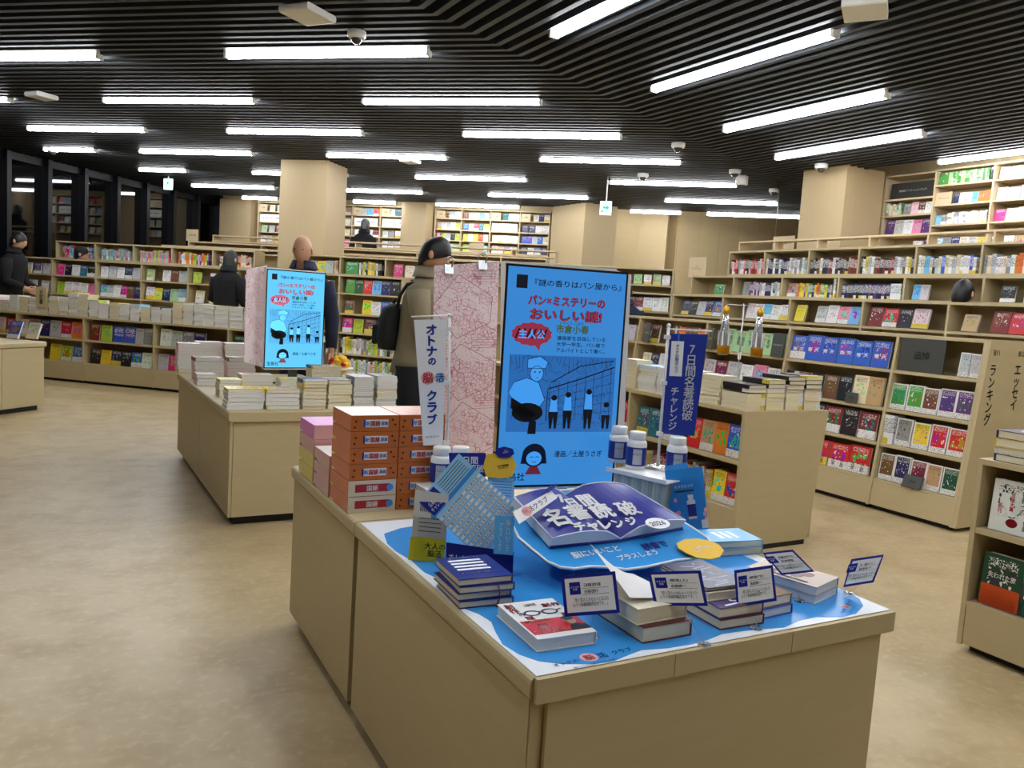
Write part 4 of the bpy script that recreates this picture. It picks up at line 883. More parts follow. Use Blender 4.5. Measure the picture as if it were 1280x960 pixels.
for (cy, s) in ((.28, 1), (-.05, .9), (-.36, 1.0)):
    hexa = [(-.42, cy * ph / pw + .0), (-.05, cy * ph / pw + .42 * s), (.40, cy * ph / pw + .12), (.36, cy * ph / pw - .22 * s), (-.1, cy * ph / pw - .42 * s), (-.42, cy * ph / pw)]
    Lx += stroke([(x * pw, y * pw) for x, y in hexa], .0022)
    for i in range(16):
        a, b_ = random.uniform(-.3, .25), cy * ph / pw + random.uniform(-.25, .22); Lx += stroke([(a * pw, b_ * pw), ((a + .12) * pw, (b_ - .05) * pw), ((a + .12) * pw, (b_ - .16) * pw)], .0012)
    for i in range(5): Lx += stroke([(.12 * pw, (cy * ph / pw + .46 - i * .035) * pw), (.45 * pw, (cy * ph / pw + .455 - i * .035) * pw)], .0014)
flat(pb, Lx, M_MAPL, .0004, 'map_lines')
letter(pb, 'フロアマップ', w=.09 * pw * 2, loc=(.33 * pw, .46 * ph, .0006), m=M_MAPL)
for i, (px, py) in enumerate(((561, 327), (603, 322))):
    p = onplane(px, py + 8, PQ, nP)
    t = thing('bulldog_clip', 'silver clip on the map poster top edge, the %s one' % ('left', 'right')[i], 'clip', p, FN.a - .15, 'clips holding the map poster')
    MB().skin([[(-.016, -.012, -.02), (.016, -.012, -.02), (.016, .012, -.02), (-.016, .012, -.02)], [(-.016, -.003, .012), (.016, -.003, .012), (.016, .003, .012), (-.016, .003, .012)]]).build('jaws', M_METAL, t)
    for s in (-1, 1): MB().tube([(s * .010, -.008 * s, .005), (s * .013, -.012 * s, .03), (0, -.014 * s, .04), (-s * .006, -.012 * s, .028)], .0025, 6).build('wire_handle', M_METAL, t)

# ------------------------------------------------------------------ supplement bottles
M_BNAVY = mat('bottle_navy_label', srgb(28, 44, 132), .3)
def bottle(p, label, s=1.0, yaw=0):
    t = thing('supplement_bottle', label, 'bottle', p, yaw, 'white supplement bottles'); r = .034 * s; h = .125 * s
    MB().lathe([(r * .92, 0), (r, .004), (r, h * .68), (r * .9, h * .76), (r * .68, h * .8)], 24).build('body', M_WHITE, t)
    MB().lathe([(r * 1.012, h * .1), (r * 1.012, h * .6)], 24, cap=False).build('label_wrap', M_BNAVY, t)
    MB().lathe([(r * .80, h * .8), (r * .82, h * .81), (r * .82, h * .97), (r * .76, h), (.001, h)], 24).build('cap', M_WHITE, t)
    MB().skin([[(r * 1.02 * sin(a), -r * 1.02 * cos(a), z) for a in [radians(-26 + 6.5 * k) for k in range(9)]] for z in (h * .14, h * .56)], cap=False, sm=True, closed=False).build('label_panel', mat('silver_label', srgb(190, 192, 200), .3, .3), t)
    letter(t, 'オメガエイド', w=r * 1.1, loc=(0, -r * 1.03, h * .42), m=M_BLACK, rot=UP)
rz = .715
rb = atz(549, 606, rz); yaw_c = -.45
rs = thing('acrylic_riser', 'clear riser block under the bottles beside the orange stacks', 'riser', (rb.x + .02, rb.y - .0, T + .0022), FN.a)
MB().box(-.085, .085, -.06, .035, 0, rz - T - .003).build('block', mat('frosted_acrylic', srgb(205, 200, 190), .25), rs); MB().box(-.087, .087, -.062, .037, rz - T - .003, rz - T - .0025).build('lid', M_WHITE, rs)
bottle((rb.x, rb.y - .005, rz), 'white supplement bottle with navy label under the white banner', yaw=yaw_c)
bottle((rb.x + .068, rb.y - .005, rz), 'white supplement bottle half hidden behind the other at the white banner', .98, yaw_c)

# ------------------------------------------------------------------ small banners
def banner(label, corners, p0, n, m, pole, foot_z, cross):
    t = thing('banner_stand', label, 'banner'); b, W, Hh, M4 = card('cloth', corners, p0, n, m, .0012, t)
    n_ = Vector(n).normalized()
    P = [onplane(x, y, p0, n_) for x, y in pole]; P[-1] = Vector((P[-1].x, P[-1].y, foot_z + .004))
    MB().tube(P, .0045, 8).build('pole', M_WHITE, t); MB().tube([onplane(x, y, p0, n_) for x, y in cross], .0025, 6).build('crossbar', M_WHITE, t)
    MB().lathe([(.04, 0), (.04, .006), (.012, .012), (.006, .02)], 20).build('foot', M_CLEAR, t, (P[-1].x, P[-1].y, foot_z + .001))
    MB().ball(P[0], .007).build('finial', M_WHITE, t)
    for f in (.1, .5, .95):
        q = P[0].lerp(P[-1], f * .8); MB().box(-.012, .008, -.006, .006, -.006, .006).build('clip', M_WHITE, t, q, (0, 0, -.4))
    return t, b, W, Hh
pW = atz(556, 604, rz)
_, b, W, Hh = banner('narrow white cloth banner hanging beside the pink map poster', [(517.5, 400), (559, 399), (553.5, 556), (529, 557)], pW, (-.3, -1, 0), M_PAPER, [(562, 394), (561, 480), (558, 600)], rz, [(514, 396), (566, 394)])
for s, y, m_, sz in (('オ', .42, M_BLUEP, .17), ('ト', .335, M_BLUEP, .17), ('ナ', .25, M_BLUEP, .17), ('の', .17, M_BLUEP, .12), ('ク', -.10, M_NAVYP, .17), ('ラ', -.195, M_NAVYP, .17), ('ブ', -.29, M_NAVYP, .17)):
    letter(b, s, h=sz * W * 1.9, loc=(.02 * W - .03 * W * (y < 0), y * Hh, .0005), m=mat('banner_blue', srgb(32, 66, 176), .5), bold=.045)
disc(b, -.12 * W, .04 * Hh, .0003, .2 * W, .2 * W, M_PINKC); letter(b, '脳', h=.3 * W, loc=(-.12 * W, .04 * Hh, .0008), m=M_REDP, bold=.02); disc(b, .25 * W, .04 * Hh, .0003, .16 * W, .16 * W, mat('pale_blue_dot', srgb(170, 205, 240), .4))
letter(b, '活', h=.26 * W, loc=(.25 * W, .04 * Hh, .0008), m=M_NAVYP, bold=.02); letter(b, 'オメガエイド', w=.42 * W, loc=(-.02 * W, -.43 * Hh, .0006), m=M_NAVYP)

# row of slim grey-green volumes carrying bottles
M_GG = [mat('grey_green_%d' % i, srgb(*c), .5) for i, c in enumerate(((168, 178, 172), (150, 162, 156), (182, 188, 182)))]
sz0, sz1 = T + .002, .80
sa, sb = atz(768, 590, sz1), atz(829, 604, sz1); ds = sb - sa; ang = atan2(ds.y, ds.x); Ls = ds.length; ns = int(Ls / .0125)
for i in range(ns):
    q = sa + ds * ((i + .5) / ns)
    o = MB().box(-.0058, .0058, .001, .13, 0, sz1 - sz0 - .004).build('slim_volume', M_GG[i % 3], None, (q.x, q.y, sz0), (0, 0, ang)); tag(o, 'slim grey green volume behind the open book, %s from left' % nth(i + 1), 'book', 'slim grey green volumes')
tray = thing('white_tray', 'white tray lying on the slim grey green volumes', 'tray', (sa.x + ds.x / 2, sa.y + ds.y / 2, sz1 - .002), ang); MB().box(-Ls / 2 - .03, Ls / 2 + .012, -.004, .14, 0, .004).build('base', M_WHITE, tray)
for y0 in (-.004, .136): MB().box(-Ls / 2 - .03, Ls / 2 + .012, y0, y0 + .004, .004, .012).build('rim', M_WHITE, tray)
tz = sz1 + .0025
for px, py, lb in ((771, 585, 'white supplement bottle cut off by the near screen edge'), (794, 587, 'white supplement bottle between the screen and the blue banner'), (844, 594, 'white supplement bottle right of the blue banner pole')):
    q_ = atz(px, py - 2, tz); k_ = 1.035 if px == 771 else 1.0; bottle((q_.x * k_, q_.y * k_, tz), lb, .95, -.55)
pB = atz(812, 585, tz)
M_BANB = mat('banner_royal_blue', srgb(22, 52, 158), .5)
_, b, W, Hh = banner('royal blue cloth banner on a white pole behind the bottles', [(838, 417), (885, 418), (868, 545), (826, 542)], pB, (-.5, -1, 0), M_BANB, [(836, 407), (830, 480), (822, 583)], tz, [(833, 411), (890, 414)])
letter(b, '7日間名著読破', h=.74 * Hh, w=.27 * W, loc=(.15 * W, .02 * Hh, .0006), m=M_PAPER, vert=True, bold=.012); letter(b, 'チャレンジ', h=.42 * Hh, w=.2 * W, loc=(-.2 * W, -.24 * Hh, .0006), m=M_PAPER, vert=True, bold=.02)
MB().box(-.37 * W, -.06 * W, .08 * Hh, .42 * Hh, 0, .0006).build('tag_print', M_PAPER, b); letter(b, 'オトナの脳活クラブ', h=.28 * Hh, w=.1 * W, loc=(-.21 * W, .25 * Hh, .001), m=M_NAVYP, vert=True); MB().box(-.22 * W, -.18 * W, .42 * Hh, .5 * Hh, 0, .0005).build('tag_ribbon', M_BLUEP, b)

# ------------------------------------------------------------------ leaflets and cards at the left of the mat
facing = Vector((-.45, -1, .25))
M_LB = mat('light_blue_card', srgb(150, 205, 240), .4); M_SKY = mat('sky_card', srgb(96, 182, 232), .4); M_YEL = mat('yellow_card', srgb(246, 196, 60), .4); M_YG = mat('yellow_green_flyer', srgb(214, 206, 40), .4)
fl = thing('flyer_holder', 'grey flyer with barcode and yellow foot in a clear holder', 'flyer')
p0 = atz(535, 701, T + .003); b, W, Hh, _ = card('flyer', [(519, 612), (561, 618), (556, 702), (512, 700)], p0, facing, mat('grey_flyer', srgb(206, 206, 202), .4), .003, fl)
MB().box(-.48 * W, .46 * W, -.5 * Hh, -.17 * Hh, 0, .0004).build('yellow_print', M_YG, b)
for i in range(12): MB().box((-.3 + i * .035) * W, (-.285 + i * .035) * W, .2 * Hh, .32 * Hh, 0, .0004).build('barcode_bar', M_BLACK, b)
letter(b, '大人の\n脳活', h=.2 * Hh, loc=(.2 * W, -.33 * Hh, .0008), m=M_DKTEXT)
for i in range(4): MB().box(-.3 * W, .3 * W, (.1 - i * .06) * Hh, (.11 - i * .06) * Hh, 0, .0004).build('text_line', M_DKTEXT, b)
hold, *_ = card('holder', [(517, 640), (563, 648), (558, 705), (510, 702)], p0 + Vector((0, -.012, 0)), facing, M_CLEAR, .002, fl)
# navy and yellow notice behind
nt = thing('promotion_notice', 'navy and yellow challenge notice behind the tilted list card', 'notice')
p1 = atz(600, 690, T + .003) + Vector((.03, .10, 0))
b, W, Hh, _ = card('back_card', [(610, 596), (643, 598), (642, 668), (608, 666)], p1, facing, M_LB, .003, nt)
for i in range(6): MB().box(-.35 * W, .35 * W, (.42 - i * .05) * Hh, (.435 - i * .05) * Hh, 0, .0004).build('text_line', M_BLUEP, b)
b, W, Hh, _ = card('navy_plate', [(561, 566), (607, 566), (610, 596), (563, 594)], p1 + Vector((0, -.004, 0)), facing, M_NAVYP, .003, nt); letter(b, '7日間\n名著読破', w=.8 * W, loc=(0, 0, .0006), m=M_PAPER, bold=.02)
b, W, Hh, _ = card('bubble', [(608, 568), (622, 566), (640, 569), (646, 582), (640, 596), (625, 598), (608, 596), (604, 583)], p1 + Vector((0, -.008, 0)), facing, M_YEL, .003, nt); letter(b, '7日名著読破\nプレゼント', w=.034, loc=(.01, -.004, .0006), m=M_DKTEXT, bold=.02)
b, W, Hh, _ = card('date_badge', [(620, 561), (630, 558), (641, 561), (643, 567), (637, 572), (624, 572), (619, 567)], p1 + Vector((0, -.012, 0)), facing, M_NAVYP, .002, nt); letter(b, '4/1\nSTART', w=.016, loc=(.004, .002, .0006), m=M_PAPER, bold=.02)
# tilted list card
p2 = atz(588, 700, T + .02) + Vector((0, .03, 0))
lc = thing('list_card', 'pale blue list card tilted on its corner above the blue pile', 'card')
b, W, Hh, _ = card('sheet', [(524, 625), (573.5, 566.5), (652, 640), (601, 700)], p2, facing + Vector((0, 0, .1)), M_LB, .003, lc)
MB().box(-.5 * W, .5 * W, .22 * Hh, .27 * Hh, 0, .0004).build('blue_rule', M_BLUEP, b)
MB().box(-.46 * W, -.14 * W, .24 * Hh, .47 * Hh, 0, .0006).build('navy_badge', M_NAVYP, b); letter(b, '7日間\n名著読破\nチャレンジ', h=.18 * Hh, w=.26 * W, loc=(-.3 * W, .355 * Hh, .001), m=M_PAPER, bold=.01)
for i in range(10):
    y = .18 - i * .064
    MB().box(-.46 * W, .46 * W, (y - .045) * Hh, (y - .012) * Hh, 0, .0003).build('list_stripe', M_PAPER, b)
    random.seed(i); s = ''.join(random.choice('名著読破本の人心夜雪国門羅生城罪罰海老') for _ in range(8)); letter(b, s + '　' + s[:5], w=.8 * W, h=.03 * Hh, loc=(0, (y - .028) * Hh, .0006), m=M_DKTEXT, bold=0)
for i in range(6): MB().box((-.08 + .0) * W, .42 * W, (.45 - i * .032) * Hh, (.458 - i * .032) * Hh, 0, .0004).build('text_line', M_DKTEXT, b)
MB().tube([p2 + Vector((.03, .03, -.02)), p2 + Vector((.03, .05, .06))], .002, 6).build('support_wire', M_METAL, lc)
# navy holder and strip
nh = thing('leaflet_box', 'navy leaflet box lettered in white behind the blue book pile', 'leaflet')
p3 = atz(600, 718, T + .003); b, W, Hh, _ = card('front', [(558, 678), (642, 690), (641, 717), (557, 711)], p3, facing, mat('deep_navy_card', srgb(20, 30, 116), .35), .012, nh); letter(b, 'オトナの脳活', w=.5 * W, loc=(-.2 * W, -.02 * Hh, .0006), m=M_PAPER)
st, W, Hh, _ = card('card_strip', [(619, 645), (643, 645), (641, 694), (617, 692)], p3 + Vector((0, -.02, 0)), facing, M_SKY, .002, nh); letter(st, '脳にいいこと', h=.8 * Hh, w=.22 * W, loc=(.2 * W, 0, .0006), m=M_PAPER, vert=True); letter(st, 'プラスしよう', h=.7 * Hh, w=.2 * W, loc=(-.18 * W, -.04 * Hh, .0006), m=M_PAPER, vert=True)

# ------------------------------------------------------------------ books lying on the mat
def flat_book(label, u, v, z, w, d, th, yaw, cover, pages=M_PAGESW, open_curl=False, group=None, name='book'):
    t = thing(name, label, 'book', FN.w(u, v, z), FN.a + yaw, group); c = .0018
    MB().box(0, w, 0, d, 0, c).build('back_cover', cover, t); MB().box(0, w, 0, d, th - c, th).build('front_cover', cover, t)
    MB().box(w - c, w, 0, d, c, th - c).build('spine', cover, t); MB().box(.002, w - c, .003, d - .003, c, th - c).build('page_block', pages, t)
    return t
ZT = T + .0022
cb = mat('book_white_cover', srgb(238, 236, 234), .3)
q0, q1 = nuv(671, 817), nuv(745, 806); byaw = atan2(q1[1] - q0[1], q1[0] - q0[0]); bwid = hypot(q1[0] - q0[0], q1[1] - q0[1])
fb = flat_book('white paperback with red band and black glasses at the front left', q0[0], q0[1], ZT, bwid, .19, .026, byaw, cb)
zc = .0264
MB().box(.004, bwid * .995, .02, .088, zc, zc + .0003).build('red_band', M_REDP, fb)
letter(fb, '創作', h=.05, w=.022, loc=(.018, .155, zc + .0004), m=M_REDP, vert=True, bold=.02); letter(fb, 'の', h=.011, loc=(.024, .118, zc + .0004), m=M_REDP); letter(fb, '謎', h=.02, loc=(.034, .10, zc + .0004), m=M_REDP, bold=.02)
letter(fb, '創作', h=.022, loc=(.112, .155, zc + .0004), m=M_REDP, vert=False, bold=.02); letter(fb, '真', h=.018, loc=(.116, .10, zc + .0004), m=M_REDP)
letter(fb, '三谷幸喜\n松野大介', w=.03, loc=(.066, .165, zc + .0004), m=M_DKTEXT)
g = MB()
for cx in (.05, .092):
    pts = [(cx + .017 * cos(2 * pi * k / 18), .122 + .012 * sin(2 * pi * k / 18)) for k in range(19)]
    for p in stroke(pts, .0045): g.quad([(x, y, zc + .0005) for x, y in p])
for p in stroke([(.067, .125), (.075, .125)], .004) + stroke([(.033, .124), (.018, .13)], .004) + stroke([(.109, .124), (.122, .13)], .004): g.quad([(x, y, zc + .0005) for x, y in p])
g.build('glasses_print', M_BLACK, fb)
letter(fb, '名作と\n傑作は、\nこうして生まれた', w=.075, h=.045, loc=(.045, .045, zc + .0006), m=M_PAPER, bold=.02); letter(fb, '初めて語る', w=.06, loc=(.04, .079, zc + .0006), m=M_YEL, bold=.02)
por = MB()
por.quad([(x, y, zc + .0007) for x, y in [(.088, .02), (bwid * .99, .02), (bwid * .99, .04), (.115, .05), (.096, .042)]], 0); por.quad([(x, y, zc + .0008) for x, y in ell(.108, .066, .013, .018)], 1); por.quad([(x, y, zc + .001) for x, y in ell(.108, .078, .014, .009)], 2)
por.build('portrait_print', [mat('print_suit', srgb(40, 42, 54), .4), mat('print_skin', srgb(196, 150, 122), .4), M_BLACK], fb)
flat(fb, stroke([(.096, .068), (.12, .068)], .003), M_BLACK, zc + .0012, 'portrait_glasses')
# blue pile with ribbon
q0, q1 = nuv(572, 763), nuv(643, 759); wd = hypot(q1[0] - q0[0], q1[1] - q0[1])
hp = (zat(574, 727, atz(572, 763, T)) - T) / 4.0
M_NAVC = mat('navy_cover', srgb(26, 38, 130), .3)
for i in range(4):
    nb = flat_book('small navy paperback, %s from top in the pile with a ribbon' % nth(4 - i), q0[0] + (.004, .001, .003, 0)[i], q0[1] + (0, .003, 0, .002)[i], ZT + i * (hp + .0004), wd, .15, hp, (-.06, -.03, -.08, -.05)[i], M_NAVC, M_PAGES, group='small navy paperbacks in a pile')
for k in range(4): MB().box(.02, wd - .03, .055 + k * .02, .065 + k * .02, hp, hp + .0004).build('white_line_print', M_PAPER, nb)
letter(nb, 'オトナの脳活クラブ', w=.075, loc=(wd / 2, .138, hp + .0005), m=M_PAPER); letter(nb, 'すべての名著を読破しよう', w=.09, loc=(wd / 2, .035, hp + .0005), m=M_PAPER)
rp = FN.w(q0[0] + wd * .72, q0[1] - .003, 0)
rib = thing('bookmark_ribbon', 'dark red bookmark ribbon hanging from the navy pile', 'ribbon', (rp.x, rp.y, T + .002)); MB().tube([(0, .012, hp * 2.9), (0, -.006, hp * 2.7), (.002, -.01, hp * 1.2), (-.004, -.012, .008)], .0014, 6).build('cord', mat('ribbon_red', srgb(92, 28, 36), .6), rib)
MB().lathe([(.0015, .016), (.004, .003), (.005, .001)], 8).build('tassel', mat('ribbon_red', srgb(92, 28, 36), .6), rib, (-.004, -.012, 0))
# cream pile with bare pages on top
q0, q1 = nuv(803, 806), nuv(867, 797); wd = hypot(q1[0] - q0[0], q1[1] - q0[1])
M_DKRED = mat('dark_red_cover', srgb(96, 30, 34), .4); M_PUR = mat('violet_photo_cover', srgb(88, 70, 120), .35); M_DKBL = mat('dark_blue_cover', srgb(34, 40, 72), .35)
flat_book('cream paperback under the one lying open beneath the second card', q0[0], q0[1], ZT, wd, .188, .034, .0, M_DKRED, M_PAGES, group='books under the framed cards')
cp = flat_book('cream paperback with lifted first pages beneath the second card', q0[0] - .008, q0[1] + .012, ZT + .0345, wd + .004, .182, .034, .03, mat('cream_cover', srgb(232, 222, 196), .6), M_PAGES, group='books under the framed cards')
MB().skin([[(x, y, .0345 + .05 * (x / wd) ** 2 * 0 + .085 * ((wd - x) / wd) ** 1.5 * (y / .18)) for x in [wd * k / 8 for k in range(9)]] for y in (.03, .09, .182)], cap=False, sm=True, closed=False).build('lifted_page', mat('thin_page', srgb(226, 224, 222), .6), cp)
q0 = nuv(900, 789)
for i, (th, cv, nm, dy) in enumerate(((.022, M_DKRED, 'dark red', 0), (.024, M_PUR, 'violet photo', .005), (.019, mat('cream_cover', srgb(232, 222, 196), .6), 'cream', .045), (.009, M_DKBL, 'dark blue', .05))):
    z = ZT + sum((.022, .024, .019)[:i]) + .0006 * i
    fbk = flat_book('%s paperback in the pile of four between the second and third cards' % nm, q0[0], q0[1] + dy, z, .125, .17, th, -.03, cv, M_PAGES, group='books under the framed cards')
    if i in (1, 3):
        random.seed(i); flat(fbk, sum([stroke([(random.uniform(.01, .1), y), (random.uniform(.03, .12), y + .01)], .006) for y in [.012 * k + .01 for k in range(12)]], []), M_PAPER if i == 1 else mat('muted_print', srgb(150, 150, 170), .4), th + .0004, 'cover_print')
q0 = nuv(955, 775)
for i, (th, cv, nm) in enumerate(((.022, mat('blue_cover', srgb(50, 90, 190), .35), 'blue'), (.024, mat('tan_cover', srgb(150, 120, 90), .4), 'tan'))): flat_book('%s paperback of the low pair behind the third card' % nm, q0[0] - .01, q0[1] + .004 * i, ZT + .0226 * i, .105, .15, th, .06, cv, M_PAGESW, group='books under the framed cards')
q0 = nuv(1019, 757); q1 = nuv(1047, 743); yw = atan2(q1[1] - q0[1], q1[0] - q0[0])
for i, (th, cv, nm) in enumerate(((.02, mat('pale_blue_cover', srgb(180, 196, 206), .35), 'pale blue'), (.022, mat('photo_cover', srgb(196, 176, 160), .35), 'tan photo'))):
    fbk = flat_book('%s paperback of the pair beside the mat logo at the right' % nm, q0[0], q0[1], ZT + .0206 * i, .125, .185, th, yw, cv, M_PAGESW, group='books at the right corner')
random.seed(3); flat(fbk, [ell(random.uniform(.03, .1), random.uniform(.05, .15), .02, .015) for _ in range(5)], mat('cover_spot', srgb(120, 84, 60), .4), .0226, 'cover_print'); flat(fbk, stroke([(.015, .03), (.015, .16)], .012), M_DKTEXT, .0226, 'cover_print')
# blue books behind
q0 = nuv(880, 692); zb = ZT
for i, (th, nm, dx, yw) in enumerate(((.024, 'lower', 0, -.1), (.02, 'upper', -.012, -.16))):
    fbk = flat_book('sky blue paperback, the %s of two behind the yellow badge' % nm, q0[0] + dx, q0[1] - .04, zb, .17, .12, th, yw, mat('sky_cover', srgb(70, 168, 226), .3), M_PAGES, group='sky blue paperbacks behind the badge'); zb += th + .0006
for k in range(3): MB().box(.05 + k * .025, .065 + k * .025, .03, .09, th, th + .0004).build('white_print', M_PAPER, fbk)

# framed cards on clear stems
def pop(corners, foot, label, l1, l2):
    t = thing('framed_card', label, 'card', (0, 0, 0), 0, 'navy framed recommendation cards')
    p = atz(*foot, T + .0022); n = Vector((-p.x, -p.y, .25 * p.length)).normalized()
    b, W, Hh, M4 = card('frame', corners, p, n, mat('card_navy', srgb(30, 40, 150), .35), .002, t)
    qd = [(v_.co.x, v_.co.y) for v_ in b.data.vertices][:4]; W *= .86; Hh *= .88
    MB().prism([(x * .88, y * .83) for x, y in qd], 0, .0005).build('paper', M_PAPER, b)
    MB().box(-.42 * W, -.19 * W, .02 * Hh, .36 * Hh, .0005, .0009).build('badge', mat('card_navy', srgb(30, 40, 150), .35), b); letter(b, 'おすすめ\n名著', w=.18 * W, loc=(-.305 * W, .19 * Hh, .0012), m=M_PAPER)
    letter(b, l1, w=.36 * W, h=.1 * Hh, loc=(.06 * W, .26 * Hh, .001), m=M_BLACK); letter(b, l2, w=.3 * W, h=.1 * Hh, loc=(.03 * W, .08 * Hh, .001), m=M_BLACK)
    MB().box(-.16 * W, .4 * W, -.005 * Hh, .003 * Hh, .0005, .0008).build('rule', M_DKTEXT, b); MB().box(-.16 * W, .4 * W, .165 * Hh, .172 * Hh, .0005, .0008).build('rule', M_DKTEXT, b)
    letter(b, '『罪と罰の人から人へと伝えた\n心うつ長編物語の名作です。』', w=.76 * W, h=.24 * Hh, loc=(0, -.2 * Hh, .001), m=M_DKTEXT, bold=0)
    shear_children(b, [(x, y) for x, y in qd])
    bc = M4 @ Vector((0, -.45 * Hh, -.003)); back = Vector((-n.x, -n.y, 0)).normalized()
    MB().tube([bc + Vector((0, 0, .02)), bc, p.lerp(bc, .5) + back * .01, p + back * .004 + Vector((0, 0, .002))], .0016, 6).build('clear_stem', M_CLEAR, t)
    MB().lathe([(.014, 0), (.014, .002), (.003, .004)], 14).build('clear_foot', M_CLEAR, t, (p + back * .004 + Vector((0, 0, .0002))))
pop([(701, 720), (769, 714), (775, 766), (706, 771)], (741, 796), 'navy framed card right above the white paperback with glasses', '三谷幸喜 創作の謎', '三谷幸喜 松野大介')
pop([(809.5, 715), (876, 713), (885, 757.5), (818, 757)], (880, 806), 'navy framed card standing over the cream books', '国宝(上)', '吉田修一')
pop([(917.5, 713), (966, 706), (971, 751), (921, 759)], (945, 786), 'navy framed card in front of the pile of four', '国宝(下)', '吉田修一')
pop([(953, 691), (991, 687), (1018, 714.5), (977, 719)], (1000, 752), 'tilted navy framed card behind the third one, above the pale pair', '成瀬は天下を', '宮島未奈')
pop([(1064, 699), (1105, 693), (1092, 728), (1054, 734)], (1062, 742), 'navy framed card leaning out alone at the right table edge', '汝、星のごとく', '凪良ゆう')

# ------------------------------------------------------------------ open book display on a wavy board
wbd = thing('open_book_display', 'large navy open book display on a wavy blue board', 'display')
pf = atz(760, 716, T + .045); nb_ = Vector((.0, -.36, 1)).normalized()
wave = [(640, 655), (648, 672), (662, 684), (672, 692), (684, 702), (700, 709), (718, 711), (738, 708), (760, 709), (782, 712), (806, 709), (824, 705), (846, 700), (868, 698), (884, 693), (893, 684), (884, 672), (866, 660), (850, 650), (830, 640), (806, 622), (780, 614), (745, 611), (700, 613), (662, 622), (645, 636)]
def ontop(px, py, off): return onplane(px, py, pf + nb_ * off, nb_)
M_WB = mat('board_blue', srgb(40, 150, 226), .3)
P = [ontop(x, y, 0) for x, y in wave]; ctr = sum(P, Vector()) / len(P)
b, W, Hh, M4 = card3('wavy_board', P, nb_, [M_WB], .006, wbd)
# white outline on the board edge
Mi = M4.inverted(); lp = [Mi @ p for p in P]
MB().tube([(p.x, p.y, .0) for p in lp] + [(lp[0].x, lp[0].y, 0)], .0035, 6).build('white_edging', M_WHITE, b)
bx = Mi @ ontop(690, 690, 0); by = Mi @ ontop(850, 664, 0); tx = atan2(by.y - bx.y, by.x - bx.x)
q = Mi @ ontop(745, 690, 0); letter(b, '脳にいいこと', w=.15, loc=(q.x, q.y, .0014), m=M_PAPER, rot=(0, 0, tx), bold=.03)
q = Mi @ ontop(818, 682, 0); letter(b, '読書で', w=.085, loc=(q.x, q.y, .0014), m=M_NAVYP, rot=(0, 0, tx), bold=.04); q = Mi @ ontop(797, 694, 0); letter(b, 'プラスしよう', w=.13, loc=(q.x, q.y, .0014), m=M_PAPER, rot=(0, 0, tx), bold=.03)
# support box below the board
c0 = FN.uv(ctr); MB().box(-.13, .13, -.05, .06, T + .0022, pf.z + .01).build('support', mat('support_blue', srgb(60, 130, 200), .4), wbd, (ctr.x, ctr.y + .03, 0), (0, 0, FN.a))
# the book itself: two curved halves
fl_, fs, fr_ = ontop(687, 684, .004), ontop(775, 675, .004), ontop(853, 660, .004)          # front edge: left, spine, right
bl_, bs, br_ = ontop(640, 632, .004), ontop(706, 620, .004), ontop(778, 615, .004)          # back edge
M_OBN = mat('open_book_navy', srgb(24, 34, 140), .35); M_OBW = mat('open_book_pages', srgb(226, 232, 242), .5)
def half(A, B, Cc, D, name, flip):
    """A outer front, B spine front, Cc spine back, D outer back"""
    top = []; bot = []; N = 8
    for j in range(2):
        o, s = (A, B) if j == 0 else (D, Cc); r = []; rb = []
        for k in range(N + 1):
            f_ = k / N; p = o.lerp(s, f_); hgt = .026 + .012 * sin(pi * min(1, f_ * 1.1)) - .022 * max(0, f_ - .8) / .2
            r.append(p + nb_ * hgt); rb.append(p)
        top.append(r); bot.append(rb)
    m = MB(); pg = MB()
    for k in range(N):
        qd = [top[0][k], top[0][k + 1], top[1][k + 1], top[1][k]]; m.quad(qd if flip else qd[::-1], 0, True)
        pg.quad([bot[0][k], bot[0][k + 1], top[0][k + 1], top[0][k]]); pg.quad([bot[1][k], bot[1][k + 1], top[1][k + 1], top[1][k]])
    pg.quad([bot[0][0], bot[1][0], top[1][0], top[0][0]])
    pg.quad([bot[0][0], bot[0][N], bot[1][N], bot[1][0]])
    m.build(name, M_OBN, wbd); pg.build('page_block', M_OBW, wbd)
    for r in top: MB().tube(r, .0022, 6).build('page_border', M_OBW, wbd)
    MB().tube([top[0][0], top[1][0]], .0022, 6).build('page_border', M_OBW, wbd)
    return top
t1 = half(fl_, fs, bs, bl_, 'left_cover', True); t2 = half(fr_, fs, bs, br_, 'right_cover', False)
MB().tube([fl_, fs, fr_], .004, 6).build('cover_edge', M_OBN, wbd)
# white border and lettering above the curved covers
def strip(ra, rb, f0, f1, lift):
    n = len(ra); m = MB()
    return m
def book_text(s, px, py, w, rotp, bold=.04, m=M_PAPER, off=.045):
    c = ontop(px, py, off); d = ontop(rotp[0], rotp[1], off) - c; X = (d - nb_ * d.dot(nb_)).normalized(); Y = nb_.cross(X)
    M = Matrix(((X.x, Y.x, nb_.x, c.x), (X.y, Y.y, nb_.y, c.y), (X.z, Y.z, nb_.z, c.z), (0, 0, 0, 1)))
    o = letter(wbd, s, w=w, loc=(0, 0, 0), m=m, bold=bold); o.matrix_basis = M
book_text('7', 701, 623, .026, (780, 611), .05); book_text('日', 715, 628, .03, (790, 617), .04); book_text('間', 734, 625, .05, (820, 613), .035)
for s, x, y in (('名', 694, 646), ('著', 722, 640), ('読', 752, 638), ('破', 784, 635)): book_text(s, x, y, .066, (x + 60, y - 9), .035)
for s, x, y in (('チ', 725, 658), ('ャ', 742, 658), ('レ', 757, 655), ('ン', 773, 654), ('ジ', 789, 651)): book_text(s, x, y, .036, (x + 60, y - 9), .05)
